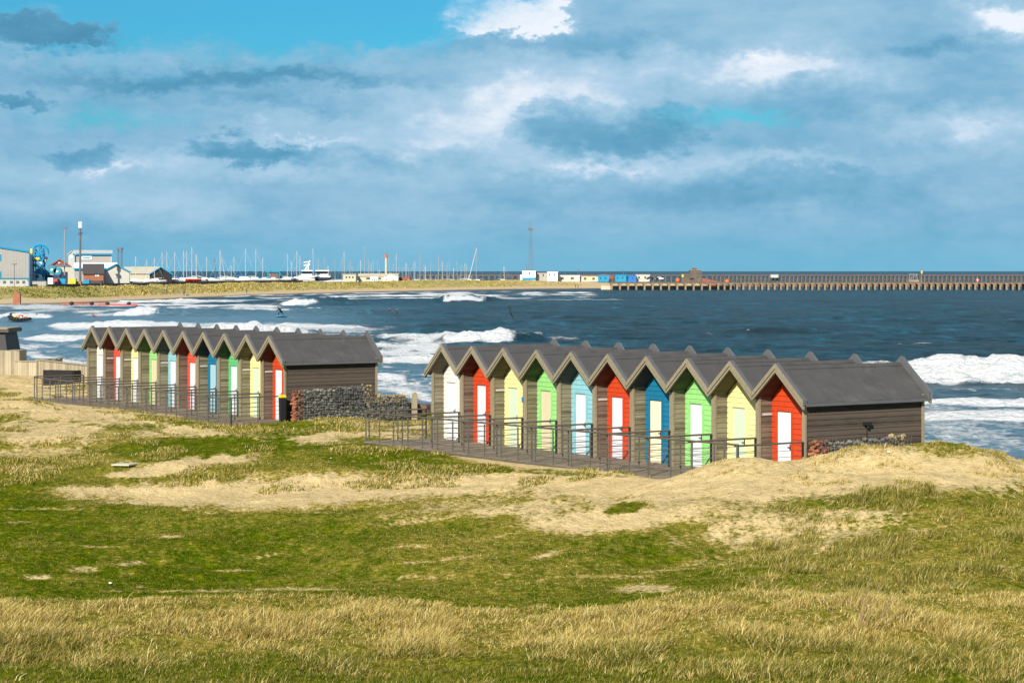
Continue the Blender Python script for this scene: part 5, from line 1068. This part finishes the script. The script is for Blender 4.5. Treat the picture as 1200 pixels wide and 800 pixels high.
MB().hexa([(-2.0,-.3,.0),(-1.55,-.3,.0),(-1.55,.3,.0),(-2.0,.3,.0),(-1.75,-.25,1.35),(-1.45,-.25,1.35),(-1.45,.25,1.35),(-1.75,.25,1.35)]).build('engine', M['black'], r)
# birds
def gull(loc, rz, bank, label, m_='jean', s=1.0):
    r = empty('seabird', loc, rz, label, 'bird', 'seabirds on the wing'); r.rotation_euler = (bank, 0, rz); r.scale = (s,s,s)
    J = [(0,0,0),(.22,0,.02),(.30,0,.03),(-.2,0,0),(-.34,0,.0),(.05,.35,.10),(-.05,.72,.02),(.05,-.35,.10),(-.05,-.72,.02)]; E = [(0,1),(1,2),(0,3),(3,4),(0,5),(5,6),(0,7),(7,8)]
    skinfig('body', J, E, [.07,.05,.02,.05,.03,.045,.015,.045,.015], M[m_], r); return r
Y = 170; gull((w2(110.5,Y),Y,zpx(370.3,Y)), 1.2, .35, 'brown gull gliding low over the surf at the left', 'tile')
Y = 130; gull((w2(598.3,Y),Y,zpx(367,Y)), 1.57, 1.25, 'black bird banking steeply over the open water', 'wetsuit', .7)
# ---------------------------------------------------------------- sun, sky, camera
SUN = Vector((-.362,-.932,0)).normalized(); EL = math.radians(31); sd = Vector((SUN.x*math.cos(EL), SUN.y*math.cos(EL), math.sin(EL)))
L = bpy.data.lights.new('sun', 'SUN'); L.energy = 5.0; L.angle = math.radians(.5); L.color = (1,.925,.80)
lo = bpy.data.objects.new('sun', L); COL.objects.link(lo); lo.rotation_euler = sd.to_track_quat('Z','Y').to_euler(); lo.location = (0,0,60)
w = bpy.data.worlds.new('World'); sc.world = w; w.use_nodes = True; nt = w.node_tree; n = N(nt)
bg = nt.nodes['Background']; sky = n.node('ShaderNodeTexSky', sky_type='NISHITA'); sky.sun_disc = False; sky.sun_elevation = EL; sky.sun_rotation = math.atan2(sd.x, sd.y)
tc = n.node('ShaderNodeTexCoord').outputs['Generated']; sx = n.node('ShaderNodeSeparateXYZ'); n.link(tc, sx.inputs[0])
az = n.m('ARCTAN2', sx.outputs[0], sx.outputs[1]); el = n.m('ARCSINE', sx.outputs[2])
U = n.m('MULTIPLY', az, 24.4); V = n.m('MULTIPLY', el, 24.4)     # hundreds of px
def comb(a, b_, c_=0.0):
    q_ = n.node('ShaderNodeCombineXYZ')
    for i, x in enumerate((a, b_, c_)):
        if isinstance(x, (int, float)): q_.inputs[i].default_value = x
        else: n.link(x, q_.inputs[i])
    return q_.outputs[0]
P = comb(U, n.m('MULTIPLY', V, 1.7))
wn = n.node('ShaderNodeTexNoise'); wn.inputs['Scale'].default_value = 1.0; wn.inputs['Detail'].default_value = 6; wn.inputs['Roughness'].default_value = .62; n.link(P, wn.inputs['Vector'])
ws = n.node('ShaderNodeSeparateColor'); n.link(wn.outputs['Color'], ws.inputs[0])
w2n = n.noise(P, 4.5, 5, .65, 0, 1); w2s = n.node('ShaderNodeSeparateColor'); n.link(w2n, w2s.inputs[0])
Uw = total2 = n.m('ADD', n.m('ADD', U, n.m('MULTIPLY', n.m('SUBTRACT', ws.outputs[0], .5), 1.7)), n.m('MULTIPLY', n.m('SUBTRACT', w2s.outputs[0], .5), .55))
Vw = n.m('ADD', n.m('ADD', V, n.m('MULTIPLY', n.m('SUBTRACT', ws.outputs[1], .5), .75)), n.m('MULTIPLY', n.m('SUBTRACT', w2s.outputs[1], .5), .35))
def blob(cx, cy, rx, ry, wgt, sharp=0, tilt=0):
    cu, cv = (cx-600)/100, (317-cy)/100
    du = n.m('SUBTRACT', Uw, cu); dv = n.m('SUBTRACT', Vw, cv)
    if tilt: dv = n.m('SUBTRACT', dv, n.m('MULTIPLY', du, tilt))
    a = n.m('POWER', n.m('MULTIPLY', du, 100/rx), 2.0) if False else n.m('MULTIPLY', du, 100/rx); a = n.m('MULTIPLY', a, a)
    b_ = n.m('MULTIPLY', dv, 100/ry); b_ = n.m('MULTIPLY', b_, b_); s = n.m('ADD', a, b_)
    if sharp:
        q_ = n.node('ShaderNodeMapRange', interpolation_type='SMOOTHSTEP'); n.link(s, q_.inputs[0]); q_.inputs[1].default_value = 1+sharp; q_.inputs[2].default_value = 1-sharp; q_.inputs[3].default_value = 0; q_.inputs[4].default_value = wgt; return q_.outputs[0]
    return n.m('MULTIPLY', n.m('EXPONENT', n.m('MULTIPLY', s, -1.0)), wgt)
def total(L_):
    t = L_[0]
    for x in L_[1:]: t = n.m('ADD', t, x)
    return t
big = n.noise(comb(U, n.m('MULTIPLY', V, 2.0), 3.3), .55, 7, .56, .3); fine = n.noise(comb(U, n.m('MULTIPLY', V, 2.0), 7.7), 2.2, 6, .6, .2); wisp = n.noise(comb(n.m('MULTIPLY', U, .5), n.m('MULTIPLY', V, 3.0), 1.1), 1.6, 6, .6)
B = total([n.m('MULTIPLY', n.m('SUBTRACT', big, .5), .62), n.m('MULTIPLY', n.m('SUBTRACT', fine, .5), .30), n.m('MULTIPLY', n.m('SUBTRACT', wisp, .5), .16),
  blob(585,10,75,34,1.0,.7), blob(545,150,190,42,.12), blob(620,110,260,40,.13), blob(950,80,120,30,.12), blob(250,200,200,40,.08), blob(540,170,190,30,.18), blob(150,192,70,12,.28), blob(340,200,90,14,.22), blob(330,161,70,6,.30), blob(760,72,190,34,.15), blob(900,80,120,22,.20), blob(1180,30,60,20,.50), blob(1120,155,110,22,.32), blob(700,196,110,10,.24), blob(930,190,110,9,.26), blob(600,120,90,30,.14), blob(490,40,60,10,.3,0,.2), blob(130,235,160,16,.12),
  blob(68,47,85,17,-.42,.8), blob(708,150,105,30,-.42,.75), blob(296,173,75,14,-.36,.85), blob(95,181,36,15,-.32,.85), blob(440,190,90,14,-.30), blob(190,95,190,12,-.30), blob(375,88,150,12,-.30), blob(660,50,190,16,-.24), blob(330,120,110,10,-.22), blob(5,120,46,9,-.35,.8), blob(960,120,130,22,-.18), blob(840,232,230,22,-.18), blob(80,275,220,10,-.10), blob(1080,65,90,10,-.22), blob(460,262,120,26,.05), blob(720,128,40,14,.30)])
B = n.m('ADD', B, .545)
clouds = n.ramp(B, [(.0, (.058,.22,.37)), (.22, (.098,.30,.46)), (.42, (.168,.38,.555)), (.58, (.25,.455,.615)), (.80, (.37,.545,.70)), (1.0, (.74,.79,.86))])
# clear gaps
C = total([n.m('MULTIPLY', n.m('SUBTRACT', big, .5), -.9), n.m('MULTIPLY', n.m('SUBTRACT', fine, .5), -.5), blob(230,-25,340,78,1.7), blob(420,25,110,26,.8), blob(850,136,95,17,.60), blob(130,138,130,16,.45), blob(640,-8,60,10,.4)])
M_ = n.node('ShaderNodeMapRange', interpolation_type='SMOOTHSTEP'); n.link(C, M_.inputs[0]); M_.inputs[1].default_value = .15; M_.inputs[2].default_value = .85; M_.inputs[3].default_value = 1; M_.inputs[4].default_value = 0
dkm = n.m('ADD', blob(68,47,78,15,1.,.45), n.m('ADD', blob(5,120,40,8,.8,.5), n.m('MULTIPLY', blob(200,92,200,9,1.), .8)))
cm = n.m('MAXIMUM', M_.outputs[0], dkm, clamp=True)
hz = n.node('ShaderNodeMapRange', interpolation_type='SMOOTHSTEP'); n.link(V, hz.inputs[0]); hz.inputs[1].default_value = .0; hz.inputs[2].default_value = .75
clouds = n.mix(n.m('MULTIPLY', n.m('SUBTRACT', 1.0, hz.outputs[0]), .75), clouds, (.135,.41,.585))
low = n.node('ShaderNodeMapRange', interpolation_type='SMOOTHSTEP'); n.link(el, low.inputs[0]); low.inputs[1].default_value = .14; low.inputs[2].default_value = .5
SKS = 1/.10
clouds = n.mix(1.0, clouds, (SKS*.80,)*3, 'MULTIPLY'); nt.nodes[-1].clamp_factor = True
skyc = n.mix(1.0, sky.outputs[0], (.13,.54,.74), 'MULTIPLY')
overhead = n.mix(.6, sky.outputs[0], (2.2,2.9,3.9))            # broken cloud over the rest of the sky
vis = n.mix(cm, skyc, clouds); fin = n.mix(low.outputs[0], vis, overhead)
n.link(fin, bg.inputs['Color']); bg.inputs['Strength'].default_value = .10
cam = bpy.data.cameras.new('camera'); co = bpy.data.objects.new('camera', cam); COL.objects.link(co); sc.camera = co
co.location = (0,0,CAMZ); co.rotation_euler = (math.pi/2,0,0); cam.sensor_width = 36; cam.sensor_fit = 'HORIZONTAL'; cam.lens = 36*F/1200; cam.shift_y = -(400-HZ)/1200; cam.clip_end = 60000; cam.clip_start = .5
sc.view_settings.view_transform = 'Standard'; sc.view_settings.look = 'None'; sc.view_settings.exposure = .53; sc.view_settings.gamma = 1
sc.render.resolution_x = 1024; sc.render.resolution_y = 682
sc.cycles.max_bounces = 4; sc.cycles.diffuse_bounces = 2; sc.cycles.glossy_bounces = 2; sc.cycles.transmission_bounces = 2; sc.cycles.use_denoising = True
